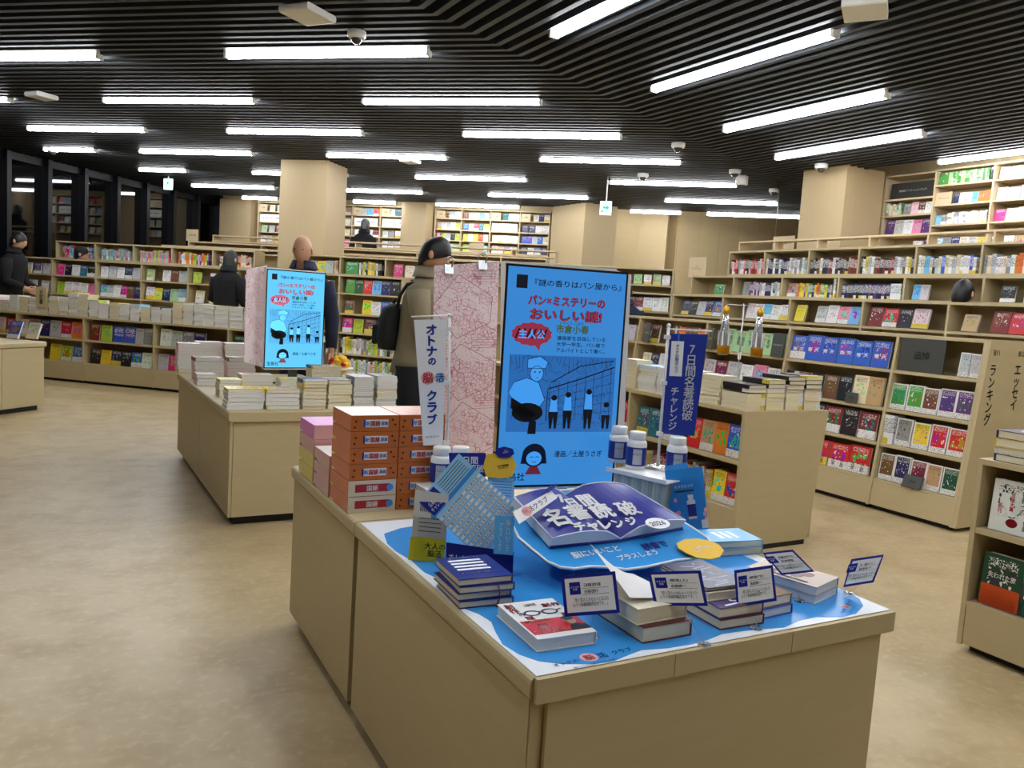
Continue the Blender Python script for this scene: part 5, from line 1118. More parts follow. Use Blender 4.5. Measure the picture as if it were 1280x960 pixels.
def book_disc(px, py, r, m, off=.0455):
    c = ontop(px, py, off); X = Vector((1, 0, 0)); X = (X - nb_ * X.dot(nb_)).normalized(); Y = nb_.cross(X)
    o = MB().prism([(r * cos(2 * pi * k / 24), r * .62 * sin(2 * pi * k / 24)) for k in range(24)], 0, .0004).build('year_badge', m, wbd)
    o.matrix_basis = Matrix(((X.x, Y.x, nb_.x, c.x), (X.y, Y.y, nb_.y, c.y), (X.z, Y.z, nb_.z, c.z), (0, 0, 0, 1)))
book_disc(822, 654, .038, M_PAPER, .044); book_text('2026', 822, 654, .05, (870, 647), .01, M_NAVYP, .0455)
# yellow badge and club tag
yb = thing('round_badge', 'wavy golden badge lying over the right end of the blue board', 'badge')
pb_ = [(846, 679), (856, 674), (872, 673), (888, 676), (899, 681), (905, 688), (900, 696), (888, 699), (872, 697), (858, 691), (848, 685)]
b, W, Hh, _ = card3('disc', [ontop(x, y, .012) for x, y in pb_], nb_, M_GOLD, .003, yb); letter(b, '読破で\nプレゼント進呈', w=W * .5, loc=(0, 0, .0006), m=M_PAPER, bold=.03)
tg = thing('club_tag', 'small white club tag sticking up at the open book corner', 'tag')
b, W, Hh, _ = card('sheet', [(641, 640), (689, 613), (697, 622), (649, 655)], ontop(668, 640, .05), nb_ + Vector((-.2, -.5, 0)), M_PAPER, .0015, tg); letter(b, '脳活クラブ', w=.6 * W, loc=(0, 0, .0005), m=M_NAVYP); disc(b, -.22 * W, 0, .0003, .1 * W, .1 * W, M_PINKC)
for k in range(2): card('stripe', [(676 + k * 7, 617 - k * 3), (689 + k * 7, 606 - k * 2), (691 + k * 7, 608 - k * 2), (678 + k * 7, 619 - k * 3)], ontop(668, 640, .052), nb_ + Vector((-.2, -.5, 0)), M_NAVYP, .001, tg)

# blue leaflet in a clear holder
bf = thing('leaflet_holder', 'bright blue supplement leaflet in a clear upright holder', 'leaflet')
p4 = atz(846, 672, T + .003); nL = Vector((-.5, -1, .22))
b, W, Hh, _ = card('leaflet', [(831, 588), (878, 583), (886, 662), (841, 668)], p4, nL, mat('leaflet_blue', srgb(44, 140, 220), .3), .004, bf)
letter(b, 'オメガエイド', w=.5 * W, loc=(-.05 * W, .22 * Hh, .0006), m=M_PAPER); MB().box(-.3 * W, .2 * W, .13 * Hh, .16 * Hh, 0, .0005).build('print_bar', M_DKTEXT, b)
pbm = MB(); pbm.quad([(x, y, .0006) for x, y in [(-.02 * W, -.3 * Hh), (.2 * W, -.3 * Hh), (.2 * W, -.02 * Hh), (.13 * W, .02 * Hh), (.05 * W, .02 * Hh), (-.02 * W, -.02 * Hh)]], 0); pbm.quad([(x, y, .0008) for x, y in [(-.02 * W, -.26 * Hh), (.2 * W, -.26 * Hh), (.2 * W, -.07 * Hh), (-.02 * W, -.07 * Hh)]], 1); pbm.quad([(x, y, .0008) for x, y in [(.02 * W, .02 * Hh), (.16 * W, .02 * Hh), (.16 * W, .08 * Hh), (.02 * W, .08 * Hh)]], 0)
pbm.build('bottle_print', [M_PAPER, M_BNAVY], b)
random.seed(9)
flat(b, [ell(random.choice((-.34, -.28, .34, .4)) * W + random.uniform(-.05, .05) * W, random.uniform(-.35, .05) * Hh, .05 * W, .035 * Hh, 8) for _ in range(10)], M_PINKC, .0006, 'pill_print'); MB().box(.3 * W, .46 * W, -.46 * Hh, -.33 * Hh, 0, .0006).build('corner_print', M_LABELW, b)
card('holder_front', [(829, 596), (880, 590), (889, 665), (840, 672)], p4 + Vector((-.006, -.014, 0)), nL, M_CLEAR, .002, bf); card('top_flap', [(831, 583), (858, 578), (862, 588), (833, 592)], p4 + Vector((.01, .02, 0)), nL, mat('leaflet_back', srgb(70, 160, 230), .3), .002, bf)
# ================================================================== middle table with the second screen
def mid_table(fr, label, u0, u1, v0, v1, z=T):
    t = thing('display_table', label, 'table', fr.w(u0, v0, 0), fr.a); W, D = u1 - u0, v1 - v0
    MB().bbox(0, W, 0, D, z - .05, z, .014, axis='y').build('tabletop', M_WOOD, t)
    MB().box(.03, W - .03, .018, .034, .05, z - .054).build('end_panel', M_WOOD, t); MB().box(.03, W - .03, D - .034, D - .018, .05, z - .054).build('end_panel', M_WOOD, t)
    h = D / 2
    for a, b in ((.02, h - .002), (h + .002, D - .02)):
        MB().box(.012, .028, a, b, .05, z - .054).build('side_panel', M_WOOD, t); MB().box(W - .028, W - .012, a, b, .05, z - .054).build('side_panel', M_WOOD, t)
    MB().box(.05, W - .05, .06, D - .06, 0, .05).build('kick_board', M_KICK, t)
    return t
mid_table(F0, 'beige display table with the second screen in the middle of the floor', .83, 1.78, 4.44, 6.5)
def mpile(px, py, w, d, n, t_, col, place, spin=0.0, white=True, tops=None, z=T):
    p = atz(px, py, z); return pile(F0, p.x, p.y + d / 2, z, w, d, n, t_, col, place, spin, white, tops=tops, jit=.004)
for i, (px, py, w, d, n, t_, col, tops) in enumerate([
        (307, 512, .2, .15, 5, .022, 'white', 'yellow'), (354, 512, .19, .15, 5, .022, 'white', 'yellow'), (288, 497, .13, .14, 5, .022, 'yellow', 'yellow'), (321, 494, .2, .14, 6, .022, 'white', 'cream'),
        (366, 494, .16, .14, 5, .022, 'white', 'yellow'), (394, 512, .135, .16, 8, .021, 'cream', 'navy'), (424, 511, .14, .16, 8, .021, 'cream', 'navy'), (408, 494, .2, .15, 9, .021, 'cream', 'navy'),
        (454, 510, .125, .18, 15, .0125, 'silver', 'silver'), (483, 509, .13, .18, 15, .0125, 'silver', 'silver')]):
    mpile(px, py, w, d, n, t_, col, 'middle table pile %s in front' % nth(i + 1), tops=tops, white=(col != 'cream'), spin=0 if i % 2 else pi)
for i, (px, py, n, w) in enumerate([(262, 476, 6, .2), (302, 475, 6, .2), (236, 466, 8, .16), (262, 462, 8, .2), (297, 463, 8, .2), (258, 482, 3, .12)]):
    mpile(px, py, w, .15, n, .027, 'pale pink', 'pale pink pile, %s on the middle table' % nth(i + 1), tops='brown' if i < 2 else 'pale pink', white=True)
b2, b3 = atz(330, 462, .74), atz(404, 462, .74); d2 = b3 - b2; n2 = Vector((d2.y, -d2.x, 0)).normalized()
display('second blue advertisement screen on the middle table', [(333, 334), (405.5, 340), (404, 462), (330, 462)], b2, n2, srgb(96, 196, 246), M_INK, srgb(226, 110, 130), srgb(90, 180, 236), 1.15, T)
pp = thing('map_poster', 'pale pink map poster standing left of the second screen', 'poster'); card('sheet', [(308, 337), (334, 332), (331, 460), (305, 452)], b2 + Vector((-.06, .03, 0)), n2 + Vector((.6, 0, 0)), M_POST, .003, pp)
fp = atz(424, 462, T + .06)
dc = thing('decoration', 'mound of yellow and red flowers on a white tray', 'decoration', fp); MB().lathe([(.03, -fp.z + T + .001), (.03, -.01), (.1, -.004), (.115, .02), (.112, .02), (.09, .002), (.001, .002)], 24).build('tray', M_WHITE, dc)
random.seed(21); yl, rd = mat('flower_yellow', srgb(244, 190, 24), .6), mat('flower_red', srgb(196, 30, 26), .6)
for i in range(34):
    a, e = random.uniform(0, 2 * pi), random.uniform(.05, 1.45); r = .075
    MB().ball((r * cos(a) * cos(e), r * sin(a) * cos(e), .02 + r * 1.1 * sin(e)), .026, .026, .02, 10, 6).build('flower', rd if i % 4 == 0 else yl, dc)
MB().ball((0, 0, .03), .075, .075, .08).build('filling', yl, dc)

# low table at the far left edge
mid_table(FL, 'beige display table cut off by the left picture edge', -7.6, -6.19, 5.5, 6.5, .66)
for i, (px, py, c, h) in enumerate(((14, 424, 'blue', .19), (38, 424, 'cream', .17))):
    p = atz(px, py, .66); u, v = FL.uv(p); faceout(FL, u - .08, u + .08, v, .66, [c], 'table at the left picture edge', h, .13, 22, 0)

# low bookcase at the right picture edge
zb1 = FR.px(1217, 658, 3.27)[1]; zb0 = FR.px(1207, 750, 3.27)[1]; zb2 = FR.px(1227, 573, 3.27)[1]
bookcase(FR, -1.84, -.95, 3.26, .45, [zb0, zb1, zb2], 'low beige bookcase at the right picture edge', k=.0, group='bookcases by the right picture edge'); bookcase(FR, -.95, .0, 3.26, .45, [zb0, zb1, zb2], 'low beige bookcase beyond the right picture edge', k=.0, right=True, group='bookcases by the right picture edge')
faceout(FR, -1.80, -1.42, 3.29, zb1, ['white', 'white'], 'upper shelf at the right picture edge', .22, .17, 4, 1, th=.035, txt=(('世界一の', .2, .62, .13, .4, M_BLACK), ('本屋大賞', -.05, .6, .1, .36, M_REDP), ('●', .0, .2, .26, .17, M_REDL), ('新刊', -.3, .45, .1, .2, M_REDP), ('物語', .3, .2, .12, .2, M_BLACK))); faceout(FR, -1.41, -1.0, 3.29, zb1, ['white', 'white'], 'upper shelf further right', .22, .17, 4, 0, th=.035)
faceout(FR, -1.80, -1.46, 3.29, zb0, ['dark green', 'dark green'], 'lower shelf at the right picture edge', .22, .16, 4, 1, th=.05, txt=(('失われた旅', 0, .6, .7, .12, M_PAPER), ('■', 0, .2, .96, .4, mat('orange_band', srgb(226, 84, 34), .4)))); spines(FR, -1.44, -1.0, 3.30, zb0, ['orange', 'lime', 'orange'], 'lower shelf at the right picture edge', (.2, .21), (.035, .045))
pile(FR, -1.70, 3.36, zb2, .2, .15, 4, .032, 'navy', 'hardback pile on the right edge bookcase', spin=0, white=False); pile(FR, -1.48, 3.38, zb2, .2, .15, 6, .032, 'navy', 'taller hardback pile at the right edge', spin=0, white=False)

# hanging clear ornaments on the book island
hs = thing('ornament_stand', 'wire stand with a crossbar among the island book piles', 'stand', (3.74, 3.66, .80)); htop = H + .10 - .80
MB().tube([(0, 0, .004), (0, 0, htop)], .004, 8).build('pole', M_METAL, hs); MB().tube([(-.09, .06, htop - .012), (.09, -.06, htop - .012)], .003, 6).build('crossbar', M_METAL, hs); MB().lathe([(.03, 0.001), (.03, .005), (.006, .009)], 16).build('foot', M_METAL, hs); MB().box(-.012, .012, -.003, .001, htop * .42, htop * .5).build('price_tag', M_PAPER, hs)
M_AMB = mat('amber_liquid', srgb(206, 136, 20), .15, trans=.6); M_GCAP = mat('gold_cap', srgb(214, 160, 50), .3, .7); M_SILV = mat('silver_foil', srgb(205, 208, 212), .22, .8)
for i, s in enumerate((-1, 1)):
    t = thing('hanging_bottle', 'clear tapering bottle with amber bottom hanging on the %s' % ('left', 'right')[i], 'bottle', (3.74 + s * .085, 3.66 - s * .058, .80 + htop - .325), 0, 'hanging clear bottles')
    MB().lathe([(.034, 0), (.036, .05), (.034, .13), (.02, .2), (.016, .26)], 16).build('glass', M_SILV, t); MB().lathe([(.0365, .002), (.0385, .045), (.0375, .055)], 16).build('amber_fill', M_AMB, t); MB().lathe([(.019, .255), (.02, .258), (.02, .285), (.014, .295), (.004, .312)], 14).build('cap', M_GCAP, t)
    for k in range(6):
        a = k * pi / 3; MB().box(-.004, .004, -.0385, -.0368, .06, .15).build('paper_strip', M_WHITE, t, None, (0, 0, a))

# ================================================================== ceiling fittings
def dome(px, py, label, r=.07):
    p = atz(px, py, CZ); t = thing('dome_camera', label, 'camera', (p.x, p.y, CZ - .001), 0, 'dome cameras on the ceiling')
    MB().lathe([(r, 0), (r, -.04), (r * .85, -.055)][::-1], 20).build('housing', M_WHITE, t); MB().ball((0, 0, -.055), r * .62, r * .62, r * .6).build('dome', mat('smoked_dome', srgb(60, 60, 62), .1), t)
for i, (x, y, lb) in enumerate([(446, 39, 'white dome camera above the long tube light near the top'), (848, 179, 'white dome camera right of the middle ceiling'), (804, 217, 'white dome camera above the broad pillar'), (919, 212, 'upper white dome camera left of the right pillar'), (968, 236, 'lower white dome camera left of the right pillar'), (1027, 205, 'white dome camera just above the right pillar'), (684, 273 - 0, 'small white dome camera before the broad pillar'), (66, 186, 'white dome camera over the dark windows')]): dome(x, y, lb, .07 if y < 100 else .08)
tb = atz(928, 219, CZ); t = thing('sensor_box', 'white cylindrical sensor between two dome cameras', 'sensor', (tb.x, tb.y, CZ - .001)); MB().lathe([(.06, -.14), (.085, -.13), (.085, -.02), (.05, 0)], 18).build('body', M_WHITE, t); MB().lathe([(.04, -.15), (.055, -.14)], 14).build('lens', M_GREYSIGN, t)
for px, py, lb, sz in ((385, 13, 'white wireless access box on the upper left ceiling', .16), (1082, 6, 'white wireless access box on the upper right ceiling', .16), (52, 117, 'white wireless access box at the far left ceiling', .13), (513, 199, 'small white access box over the middle', .13)):
    p = atz(px, py, CZ); t = thing('access_point', lb, 'access point', (p.x, p.y, CZ - .002), .6, 'wireless boxes on the ceiling'); MB().bbox(-sz, sz, -sz * .8, sz * .8, -.05, 0, .02, axis='y').build('body', M_WHITE, t); MB().box(-.02, .02, -.02, .02, 0, .05).build('bracket', M_GREYSIGN, t)
M_EXIT = mat('exit_panel', srgb(230, 255, 245), .4, emit=srgb(205, 250, 240), estr=1.6); M_EXG = mat('exit_green', srgb(0, 150, 120), .4, emit=srgb(0, 150, 124), estr=.8)
def exitsign(px, py, dist_v, fr, label, arrow):
    u, z = fr.px(px, py, dist_v); t = thing('exit_sign', label, 'sign', fr.w(u, dist_v, z), fr.a)
    MB().box(-.085, .085, 0, .04, -.1, .1).build('panel', M_EXIT, t); MB().box(-.008, .008, .015, .025, .1, CZ - z + .05).build('hanger', M_WHITE, t)
    g = MB()
    if arrow: polys = [[(-.07, -.02), (.02, -.02), (.02, -.07), (.1, .01), (.02, .09), (.02, .04), (-.07, .04)], [(-.11, -.11), (-.05, -.11), (-.05, -.05), (-.11, -.05)]]
    else: polys = [[(-.04, .0), (.03, .0), (.05, .07), (-.02, .07)], ell(.02, .1, .022, .022, 10), [(-.04, 0), (-.1, -.08), (-.08, -.1), (0, -.01)], [(.0, 0), (.05, -.04), (.04, -.11), (.07, -.11), (.08, -.03), (.03, .01)]]
    for p in polys: g.quad([(x * .62, -.001, y * .62) for x, y in p])
    g.build('pictogram', M_EXG, t)
exitsign(757, 260, 12.3, FL, 'glowing green arrow exit sign before the broad pillar', True); exitsign(209.5, 230, 13.4, FL, 'glowing green running man exit sign over the windows', False)
# hanging beige sign and marker boards
u, z = FR.px(980, 297, 8.9); t = thing('hanging_sign', 'beige sign board hanging on a thin rod left of the right pillar', 'sign', FR.w(u, 8.9, z), FR.a); MB().box(-.19, .19, 0, .015, -.16, .02).build('board', M_MAPLE, t); MB().tube([(-.17, .007, .02), (-.17, .007, CZ - z)], .006, 6).build('rod', M_METAL, t); letter(t, '案内', w=.14, loc=(.06, -.001, -.06), m=M_DKTEXT, rot=UP)
for px, py, v, lb, tx, w_ in ((240, 301, 13.9, 'beige marker board on the far left rows', '文庫 新書', .26), (595, 318, 15.2, 'beige marker board before the back wall bookcases', '児童 学参', .3)):
    u, z = FL.px(px, py, v); sign(FL, u, v, z, w_, .22, tx, lb, m=M_MAPLE, tm=M_DKTEXT, tilt=0, frac=.6)
    o = MB().box(-.01, .01, .003, .01, -.25, .0).build('post', M_MAPLE, bpy.data.objects[[k.name for k in COL.objects if k.get('label') == lb][0]])

wc, *_ = card('price_card', [(1130, 396), (1143, 405), (1135, 414), (1123, 404)], FR.w(-4.2, 6.28), (-1, 0, .2), M_PAPER, .002); tag(wc, 'small white card hanging askew below the red books on the second run', 'card')
# ================================================================== people
SKIN = grain('skin', srgb(206, 158, 128), srgb(196, 146, 116), 12, .5); HAIRB = mat('black_hair', srgb(14, 13, 14), .45)
def skin_body(h, arms, lean=0.0, legs=True):
    """one continuous body: torso, arms with hands, legs; facing +y"""
    V, E, R = [], [], []
    def v(p, r, par=None):
        V.append((p[0] * h, p[1] * h, p[2] * h)); R.append(r * h)
        if par is not None: E.append((par, len(V) - 1))
        return len(V) - 1
    pel = v((0, 0, .52), .07); ab = v((0, .0, .61), .062, pel); ch = v((0, lean * .5, .70), .066, ab); nb = v((0, lean * .9, .80), .034, ch); nk = v((0, lean + .005, .86), .034, nb); v((0, lean + .015, .895), .034, nk)
    for s, (el, wr) in zip((-1, 1), arms):
        sh = v((s * .095, lean * .8, .775), .028, nb); e = v((s * el[0], el[1], el[2]), .027, sh); w_ = v((s * wr[0], wr[1], wr[2]), .018, e)
        d = Vector((s * (wr[0] - el[0]), wr[1] - el[1], wr[2] - el[2])).normalized(); side = d.cross(Vector((1, 0, 0)));  side = side.normalized() if side.length > .1 else Vector((0, 1, 0))
        pc = Vector((s * wr[0], wr[1], wr[2])) + d * .03; p = v(pc, .016, w_)
        for k in range(4):
            b = pc + d * .018 + side * (.012 * (k - 1.5)); a1 = v(b, .0058, p); L = (.026, .032, .034, .028)[k]
            a2 = v(b + d * L + Vector((-s * .006, 0, 0)), .0052, a1); v(b + d * (L * 1.55) + Vector((-s * .016, 0, 0)), .0045, a2)
        th = v(pc + side * -.024 - d * .004, .0062, p); v(pc + side * -.036 + d * .022, .0052, th)
    if legs:
        for s in (-1, 1):
            hp = v((s * .05, 0, .49), .062, pel); kn = v((s * .052, .008, .28), .042, hp); an = v((s * .052, -.01, .05), .026, kn); v((s * .056, .06, .022), .024, an)
    me = bpy.data.meshes.new('body'); me.from_pydata(V, E, []); o = bpy.data.objects.new('tmp_body', me); COL.objects.link(o)
    sk = o.modifiers.new('skin', 'SKIN'); sd = o.modifiers.new('sub', 'SUBSURF'); sd.levels = 1
    for i, s_ in enumerate(me.skin_vertices[0].data): s_.radius = (R[i], R[i]); s_.use_root = (i == 0)
    dg = bpy.context.evaluated_depsgraph_get(); res = bpy.data.meshes.new_from_object(o.evaluated_get(dg)); bpy.data.objects.remove(o)
    return [tuple(q.co) for q in res.vertices], [tuple(p.vertices) for p in res.polygons]
def head_points(h, c, pitch):
    """rings of a head with brow, nose, lips and chin; c is the head centre"""
    W, D, Z = .044 * h, .055 * h, .066 * h; rings = []; n = 20; M = 14
    for i in range(M + 1):
        t = -pi / 2 + pi * i / M; r = []
        for k in range(n):
            a = 2 * pi * k / n; q = max(cos(t), .03); x, y, z = W * q * cos(a), D * q * sin(a), Z * sin(t)
            front = max(0, sin(a)); zz = z / Z
            if zz < -.15: x *= 1 - .28 * (-zz - .15); y = y * (1 - .1 * (-zz)) + .007 * h * front * (-zz)      # jaw
            if front > .93 and -.35 < zz < .2: y += .010 * h * (1 - abs(zz + .14) / .36)                       # nose
            if front > .7 and .12 < zz < .4: y += .0022 * h                                                  # brow
            if front > .6 and -.05 < zz < .14 and front < .95: y -= .003 * h                                  # eye sockets
            if front > .85 and -.62 < zz < -.42: y += .003 * h                                               # lips
            if sin(a) < 0: y *= 1.08
            r.append((x, y, z))
        rings.append(r)
    ca, sa = cos(pitch), sin(pitch)
    return [[(x + c[0], y * ca - z * sa + c[1], y * sa + z * ca + c[2]) for x, y, z in r] for r in rings]
def person(label, loc, yaw, h, top, trousers, hair=HAIRB, arms=None, lean=.02, pitch=-.15, coat_z=.50, hairlen=0.0, bald=False, coat_flare=1.0, collar=True, extras=None, shoes=None):
    arms = arms or [((.135, -.01, .62), (.14, .03, .46))] * 2
    t = thing('person', label, 'person', loc, yaw)
    V, F = skin_body(h, arms, lean); b = MB(); b.v = list(V); b.f = list(F); b.m = [0] * len(F); b.sm = [True] * len(F)
    hc = (0, (lean + .025) * h, .935 * h); rings = head_points(h, hc, pitch); b.skin(rings, 0, True, True)
    for s in (-1, 1): b.ball((s * .0455 * h, hc[1] - .006 * h, hc[2] - .004 * h), .006 * h, .012 * h, .017 * h, 8, 6)
    b.build('body', SKIN, t)
    ey = mat('eye_white', srgb(232, 228, 222), .3)
    ca, sa = cos(pitch), sin(pitch)
    for s in (-1, 1):
        y, z = .049 * h, .004 * h; MB().ball((s * .018 * h, hc[1] + y * ca - z * sa, hc[2] + y * sa + z * ca), .0055 * h, .0035 * h, .004 * h, 8, 6).build('eye', HAIRB, t)
    # hair: a cap over crown and back of the head
    hm = MB(); hr = []
    zlim = {True: .15}.get(bald, None)
    if not bald:
        for i in range(9):
            u_ = i / 8; r = []
            for k in range(20):
                a = 2 * pi * k / 20; back = max(0, -sin(a)); front = max(0, sin(a))
                lo = -.28 - .72 * back + .62 * front ** 1.5 - hairlen * (1 if front < .5 else .15); zt = 1.06 + (lo - 1.06) * u_
                q = math.sqrt(max(.0016, 1 - (zt / 1.09) ** 2)) if zt > 0 else (math.sqrt(max(.3, 1 - (zt / 1.35) ** 2)) if hairlen < .3 else 1.0 + .05 * min(1, -zt))
                r.append((hc[0] + .0485 * h * q * cos(a), hc[1] + (.0585 * h * q * sin(a) * (1.1 if sin(a) < 0 else 1.0)) * ca - .066 * h * zt * sa, hc[2] + .0585 * h * q * sin(a) * sa + .068 * h * zt * ca))
            hr.append(r)
        hm.skin(hr, 0, True, True).build('hair', hair, t)
    # jacket
    zc = coat_z; L = lambda z: lean * max(0, (z - .55) / .26)
    prof = [(zc, .098 * coat_flare, .088 * coat_flare), (zc + .06, .098 * (1 + coat_flare) / 2, .086), (.62, .097, .080), (.70, .108, .084), (.765, .122, .084), (.80, .118, .074), (.825, .085, .06), (.845, .052, .05)]
    n = 22; rr = [[(rx * h * cos(2 * pi * k / n), (ry * sin(2 * pi * k / n) + L(z)) * h, z * h) for k in range(n)] for z, rx, ry in prof]
    MB().skin(rr, 0, True, True).build('jacket', top, t)
    for s, (el, wr) in zip((-1, 1), arms):
        sh = (s * .103, lean * .8, .79); pts = [sh, tuple((a + b_) / 2 for a, b_ in zip(sh, (s * el[0], el[1], el[2]))), (s * el[0], el[1], el[2]), tuple(e + (w_ - e) * .5 for e, w_ in zip((s * el[0], el[1], el[2]), (s * wr[0], wr[1], wr[2]))), tuple(e + (w_ - e) * .96 for e, w_ in zip((s * el[0], el[1], el[2]), (s * wr[0], wr[1], wr[2])))]
        MB().tube([tuple(c * h for c in p) for p in pts], [.046 * h, .041 * h, .036 * h, .031 * h, .027 * h], 12).build('sleeve', top, t)
    if collar:
        cr = [[(rx * h * cos(a), (ry * sin(a) + L(.84)) * h, z * h) for a in [radians(110 + 320 * k / 16) for k in range(17)]] for z, rx, ry in ((.81, .075, .062), (.85, .054, .054), (.885, .052, .054), (.845, .07, .066))]
        MB().skin(cr, 0, False, True, False).build('collar', top, t)
    MB().skin([[(.094 * h * q * cos(2 * pi * k / 16), .078 * h * q * sin(2 * pi * k / 16), z * h) for k in range(16)] for z, q in ((.455, .9), (.50, 1), (.56, .95))], 0, True, True).build('waist', trousers, t)
    for s in (-1, 1):
        MB().tube([(s * .05 * h, 0, .5 * h), (s * .052 * h, .004 * h, .28 * h), (s * .053 * h, -.006 * h, .035 * h)], [.068 * h, .052 * h, .042 * h], 12).build('trouser_leg', trousers, t)
        MB().skin([[(s * .054 * h + a * h, b_ * h, z * h) for a, b_ in ((-.028, -.04), (.028, -.04), (.03, .06), (.012, .1), (-.012, .1), (-.03, .06))] for z in (.0005, .035)] + [[(s * .054 * h + a * h, b_ * h, .05 * h) for a, b_ in ((-.022, -.035), (.022, -.035), (.022, .03), (.008, .05), (-.008, .05), (-.022, .03))]], 0, True, False).build('shoe', shoes or M_KICK, t)
    if extras: extras(t, h)
    return t
KHAKI = grain('khaki_coat', srgb(140, 128, 102), srgb(124, 112, 88), 20, .8); BLKC = grain('black_cloth', srgb(16, 16, 18), srgb(22, 22, 25), 20, .9); NAVYC = grain('navy_cloth', srgb(24, 30, 54), srgb(30, 36, 60), 20, .8)
def backpack(t, h):
    bp = grain('backpack_black', srgb(14, 14, 16), srgb(24, 24, 27), 25, .7)
    rr = []
    for z, s in ((.555, .72), (.56, .9), (.60, 1.0), (.67, .95), (.715, .8), (.735, .5)):
        rr.append([(x * s * h, (-.066 - d * s) * h, z * h) for x, d in ((-.085, 0), (.085, 0), (.095, .035), (.07, .075), (0, .088), (-.07, .075), (-.095, .035))])
    b = MB().skin(rr, 0, True, True).build('backpack', bp, t)
    MB().tube([(0, -.1 * h, .728 * h), (-.012 * h, -.105 * h, .748 * h), (.012 * h, -.095 * h, .748 * h), (.0, -.09 * h, .728 * h)], .003 * h, 6).build('carry_loop', bp, b)
    MB().bbox(-.055 * h, .055 * h, -.163 * h, -.14 * h, .575 * h, .65 * h, .008 * h, axis='x').build('front_pocket', bp, b)
    MB().tube([(-.088 * h, -.11 * h, .70 * h), (-.096 * h, -.115 * h, .685 * h), (-.088 * h, -.12 * h, .672 * h)], .003 * h, 6).build('ring', M_METAL, b)
    for s in (-1, 1): MB().tube([(s * .05 * h, -.07 * h, .715 * h), (s * .056 * h, -.058 * h, .77 * h), (s * .062 * h, -.03 * h, .812 * h), (s * .066 * h, .03 * h, .826 * h), (s * .07 * h, .09 * h, .79 * h)], .007 * h, 6).build('strap', bp, b)
def pos(px, py_top, dist):
    d = ray(px, py_top); k = dist / hypot(d.x, d.y); return Vector((d.x * k, d.y * k, 0)), H + d.z * k
def pos_fr(px, py_top, fr, v):
    u, z = fr.px(px, py_top, v); p = fr.w(u, v, 0); return p, z
p, ht = pos(527, 296, 5.45)
person('man in a khaki coat with black backpack reading beside the pink poster', p, radians(-128), ht, KHAKI, BLKC, arms=[((.125, .05, .63), (.06, .17, .60)), ((.125, .05, .63), (.06, .17, .60))], lean=.035, pitch=-.42, coat_z=.47, coat_flare=1.12, extras=backpack)
p, ht = pos(383, 296, 7.1)
person('bald man in a navy suit standing behind the second screen', p, radians(-215), ht, NAVYC, NAVYC, bald=True, pitch=-.1, coat_z=.46, arms=[((.14, -.01, .62), (.15, .02, .47)), ((.14, -.01, .62), (.15, .02, .47))])
p, ht = pos_fr(284, 313, FL, 9.75)
person('woman in black with long dark hair seen from behind at the left island', p, FL.a - .1, ht, BLKC, BLKC, hairlen=.9, pitch=-.1, coat_z=.46, coat_flare=1.1, arms=[((.14, .02, .63), (.09, .12, .58)), ((.14, .02, .63), (.09, .12, .58))])
def glasses(t, h):
    hc = Vector((0, .045 * h, .935 * h)); b = MB()
    for s in (-1, 1):
        b.tube([(s * .018 * h + .012 * h * cos(2 * pi * k / 10), hc.y + .056 * h, hc.z + .002 * h + .01 * h * sin(2 * pi * k / 10)) for k in range(11)], .0014 * h, 5); b.tube([(s * .03 * h, hc.y + .055 * h, hc.z + .004 * h), (s * .046 * h, hc.y + .03 * h, hc.z + .004 * h), (s * .047 * h, hc.y - .005 * h, hc.z)], .0014 * h, 5)
    b.build('glasses', HAIRB, t)
p, ht = pos_fr(12, 290, FL, 9.75)
person('man in a black jacket with glasses at the left picture edge', p, radians(-115), ht, BLKC, BLKC, pitch=-.25, lean=.04, arms=[((.13, .04, .63), (.08, .15, .58))] * 2, extras=glasses)
def cap(t, h):
    hc = Vector((0, .045 * h, .935 * h)); c = mat('black_cap_cloth', srgb(20, 20, 22), .8)
    q = MB(); q.ball((hc.x, hc.y - .003 * h, hc.z + .028 * h), .051 * h, .062 * h, .048 * h); o = q.build('cap', c, t)
    MB().skin([[(x * h, hc.y + y * h, hc.z + z * h) for x, y in ((-.045, .035), (.045, .035), (.04, .085), (.02, .105), (-.02, .105), (-.04, .085))] for z in (.026, .032)], 0).build('cap_brim', c, o)
p, ht = pos_fr(95, 307, FL, 11.25)
person('person in a black cap between the rear left bookcases', p, radians(-100), ht - .02, NAVYC, BLKC, pitch=-.1, extras=cap)
p, z = pos_fr(455, 273, FL, 15.75); p.z = 1.0
person('man with grey hair in a black jacket before the back wall bookcases', p, FL.a, z - 1.0, BLKC, BLKC, hair=mat('grey_hair', srgb(92, 92, 94), .5), pitch=-.1)
p, ht = pos_fr(783, 354, FL, 10.15)
person('dark haired person mostly hidden behind the near screen', p, FL.a, ht, NAVYC, BLKC, pitch=-.2)
u, z = FR.px(1203, 350, 6.82)
person('dark haired person between the second and third right runs', FR.w(u, 6.82), radians(-80), z, BLKC, BLKC, pitch=-.15, lean=.0, arms=[((.125, .0, .62), (.1, .04, .5))] * 2)

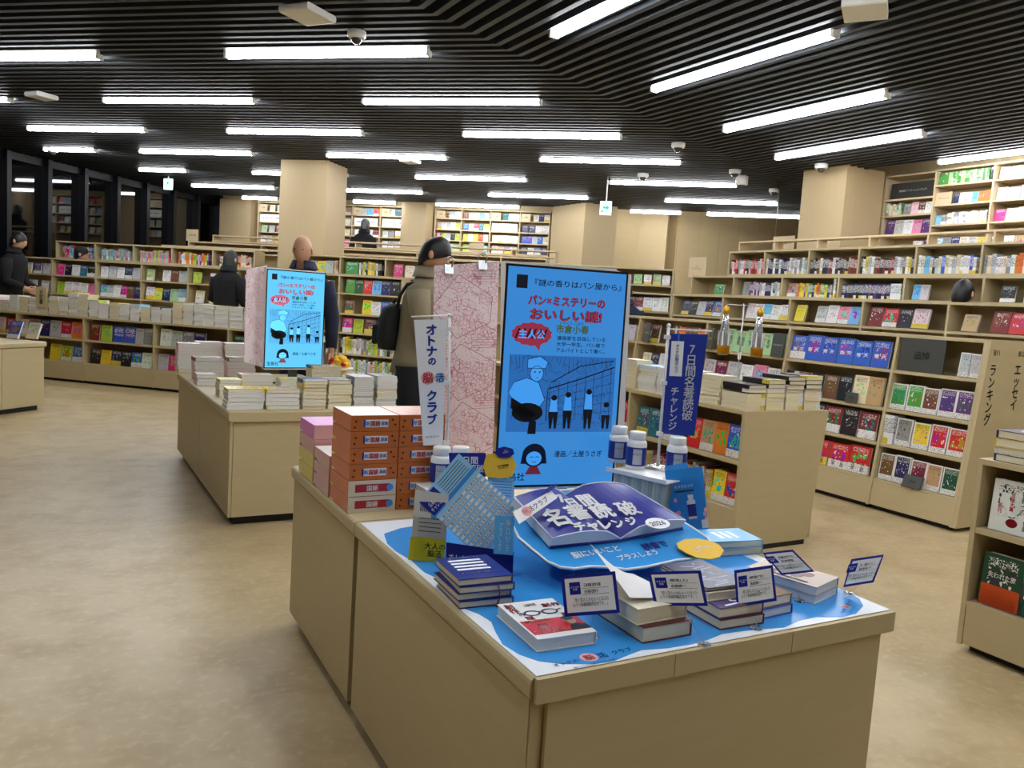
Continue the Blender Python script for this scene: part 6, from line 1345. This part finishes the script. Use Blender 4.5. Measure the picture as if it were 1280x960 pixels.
# ================================================================== books too many to list singly
def finish_books():
    vl = bpy.context.view_layer; vl.update(); dg = bpy.context.evaluated_depsgraph_get()
    kinds = {}
    for o in BOOKS:
        k = 'flat' if o.data in (BK_FLAT, BK_FLATW) else ('spine' if o.data in BK_SPINE else 'face')
        M = o.matrix_world; seen = 0; tot = 0
        for x in (-.35, .35) if k != 'spine' else (-.5,):
            for y, zz in (((-.5, .2), (-.5, .8)) if k == 'face' else ((0, .02), (0, .5), (0, .85)) if k == 'spine' else ((0, 0), (0, 1), (-.5, .3), (-.5, .7))):
                p = M @ Vector((x, y, zz)); d = p - CAM; dist = d.length; tot += 1
                c = Vector((d.dot(CX), d.dot(CY), d.dot(FWD)))
                if c.z <= 0 or abs(c.x / c.z * FPX) > 645 or abs(c.y / c.z * FPX) > 485: continue
                hit, loc, nr, fi, ob, _ = scene.ray_cast(dg, CAM, d.normalized(), distance=dist + .05)
                if hit and (ob.name == o.name or (loc - p).length < .012): seen += 1
        s = o.scale; area = sorted((s.x, s.y, s.z))[-1] * (sorted((s.x, s.y, s.z))[-2] if k == 'face' else s.y) / (o.location - CAM).length ** 2
        kinds.setdefault(k, []).append((area * (seen / tot) if seen else 0, area, o))
    names = {'face': ('displayed_book', 'rest of the cover-out books, small or hidden on the far shelves', 'books'), 'spine': ('shelved_book', 'rest of the spine-out books, small or hidden on the far shelves', 'books'), 'flat': ('piled_book', 'rest of the flat books, small or hidden in the piles', 'books')}
    for k, lst in kinds.items():
        lst.sort(key=lambda e: (-e[0], -e[1])); keep = [e[2] for e in lst[:300] if e[0] > 0]; rest = [e[2] for e in lst[len(keep):]]
        for o in keep: o.name = names[k][0]
        if not rest: continue
        V, F, Cc, MI, N = [], [], [], [], 0
        for o in rest:
            me = o.data; M = o.matrix_world; base = len(V); V += [tuple(M @ v.co) for v in me.vertices]
            for p in me.polygons: F.append(tuple(base + i for i in p.vertices)); MI.append(p.material_index); Cc += [tuple(o.color)] * len(p.vertices)
        me = bpy.data.meshes.new('remaining_books'); me.from_pydata(V, [], F); ca = me.color_attributes.new('tint', 'BYTE_COLOR', 'CORNER')
        for i, c in enumerate(Cc): ca.data[i].color = c
        m = mat('remaining_covers', (.5, .5, .5, 1), .45); t = NT(m); bs = t.n['Principled BSDF']
        if not t.n.get('tintnode'):
            at = t.add('VertexColor', layer_name='tint'); at.name = 'tintnode'; tc = t.add('TexCoord'); nn = t.noise(tc.outputs['Object'], 22, 2); n2_ = t.noise(tc.outputs['Object'], 9, 1)
            c = t.mix(t.math('MULTIPLY', t.math('GREATER_THAN', nn, .58), .8), at.outputs[0], (.75, .73, .68, 1)); c = t.mix(t.math('MULTIPLY', t.math('GREATER_THAN', n2_, .62), .6), c, (.05, .05, .08, 1)); t.l.new(c, bs.inputs['Base Color'])
        me.materials.append(m); me.materials.append(M_PAGES)
        for i, p in enumerate(me.polygons): p.material_index = MI[i]
        ob = link('remaining_books', me); tag(ob, names[k][1], 'books', None, 'stuff')
        for o in rest:
            for c in list(o.children): bpy.data.objects.remove(c)
            bpy.data.objects.remove(o)
    print('BOOKS', {k: (len(v), sum(1 for e in v if e[0] > 0)) for k, v in kinds.items()})
finish_books()
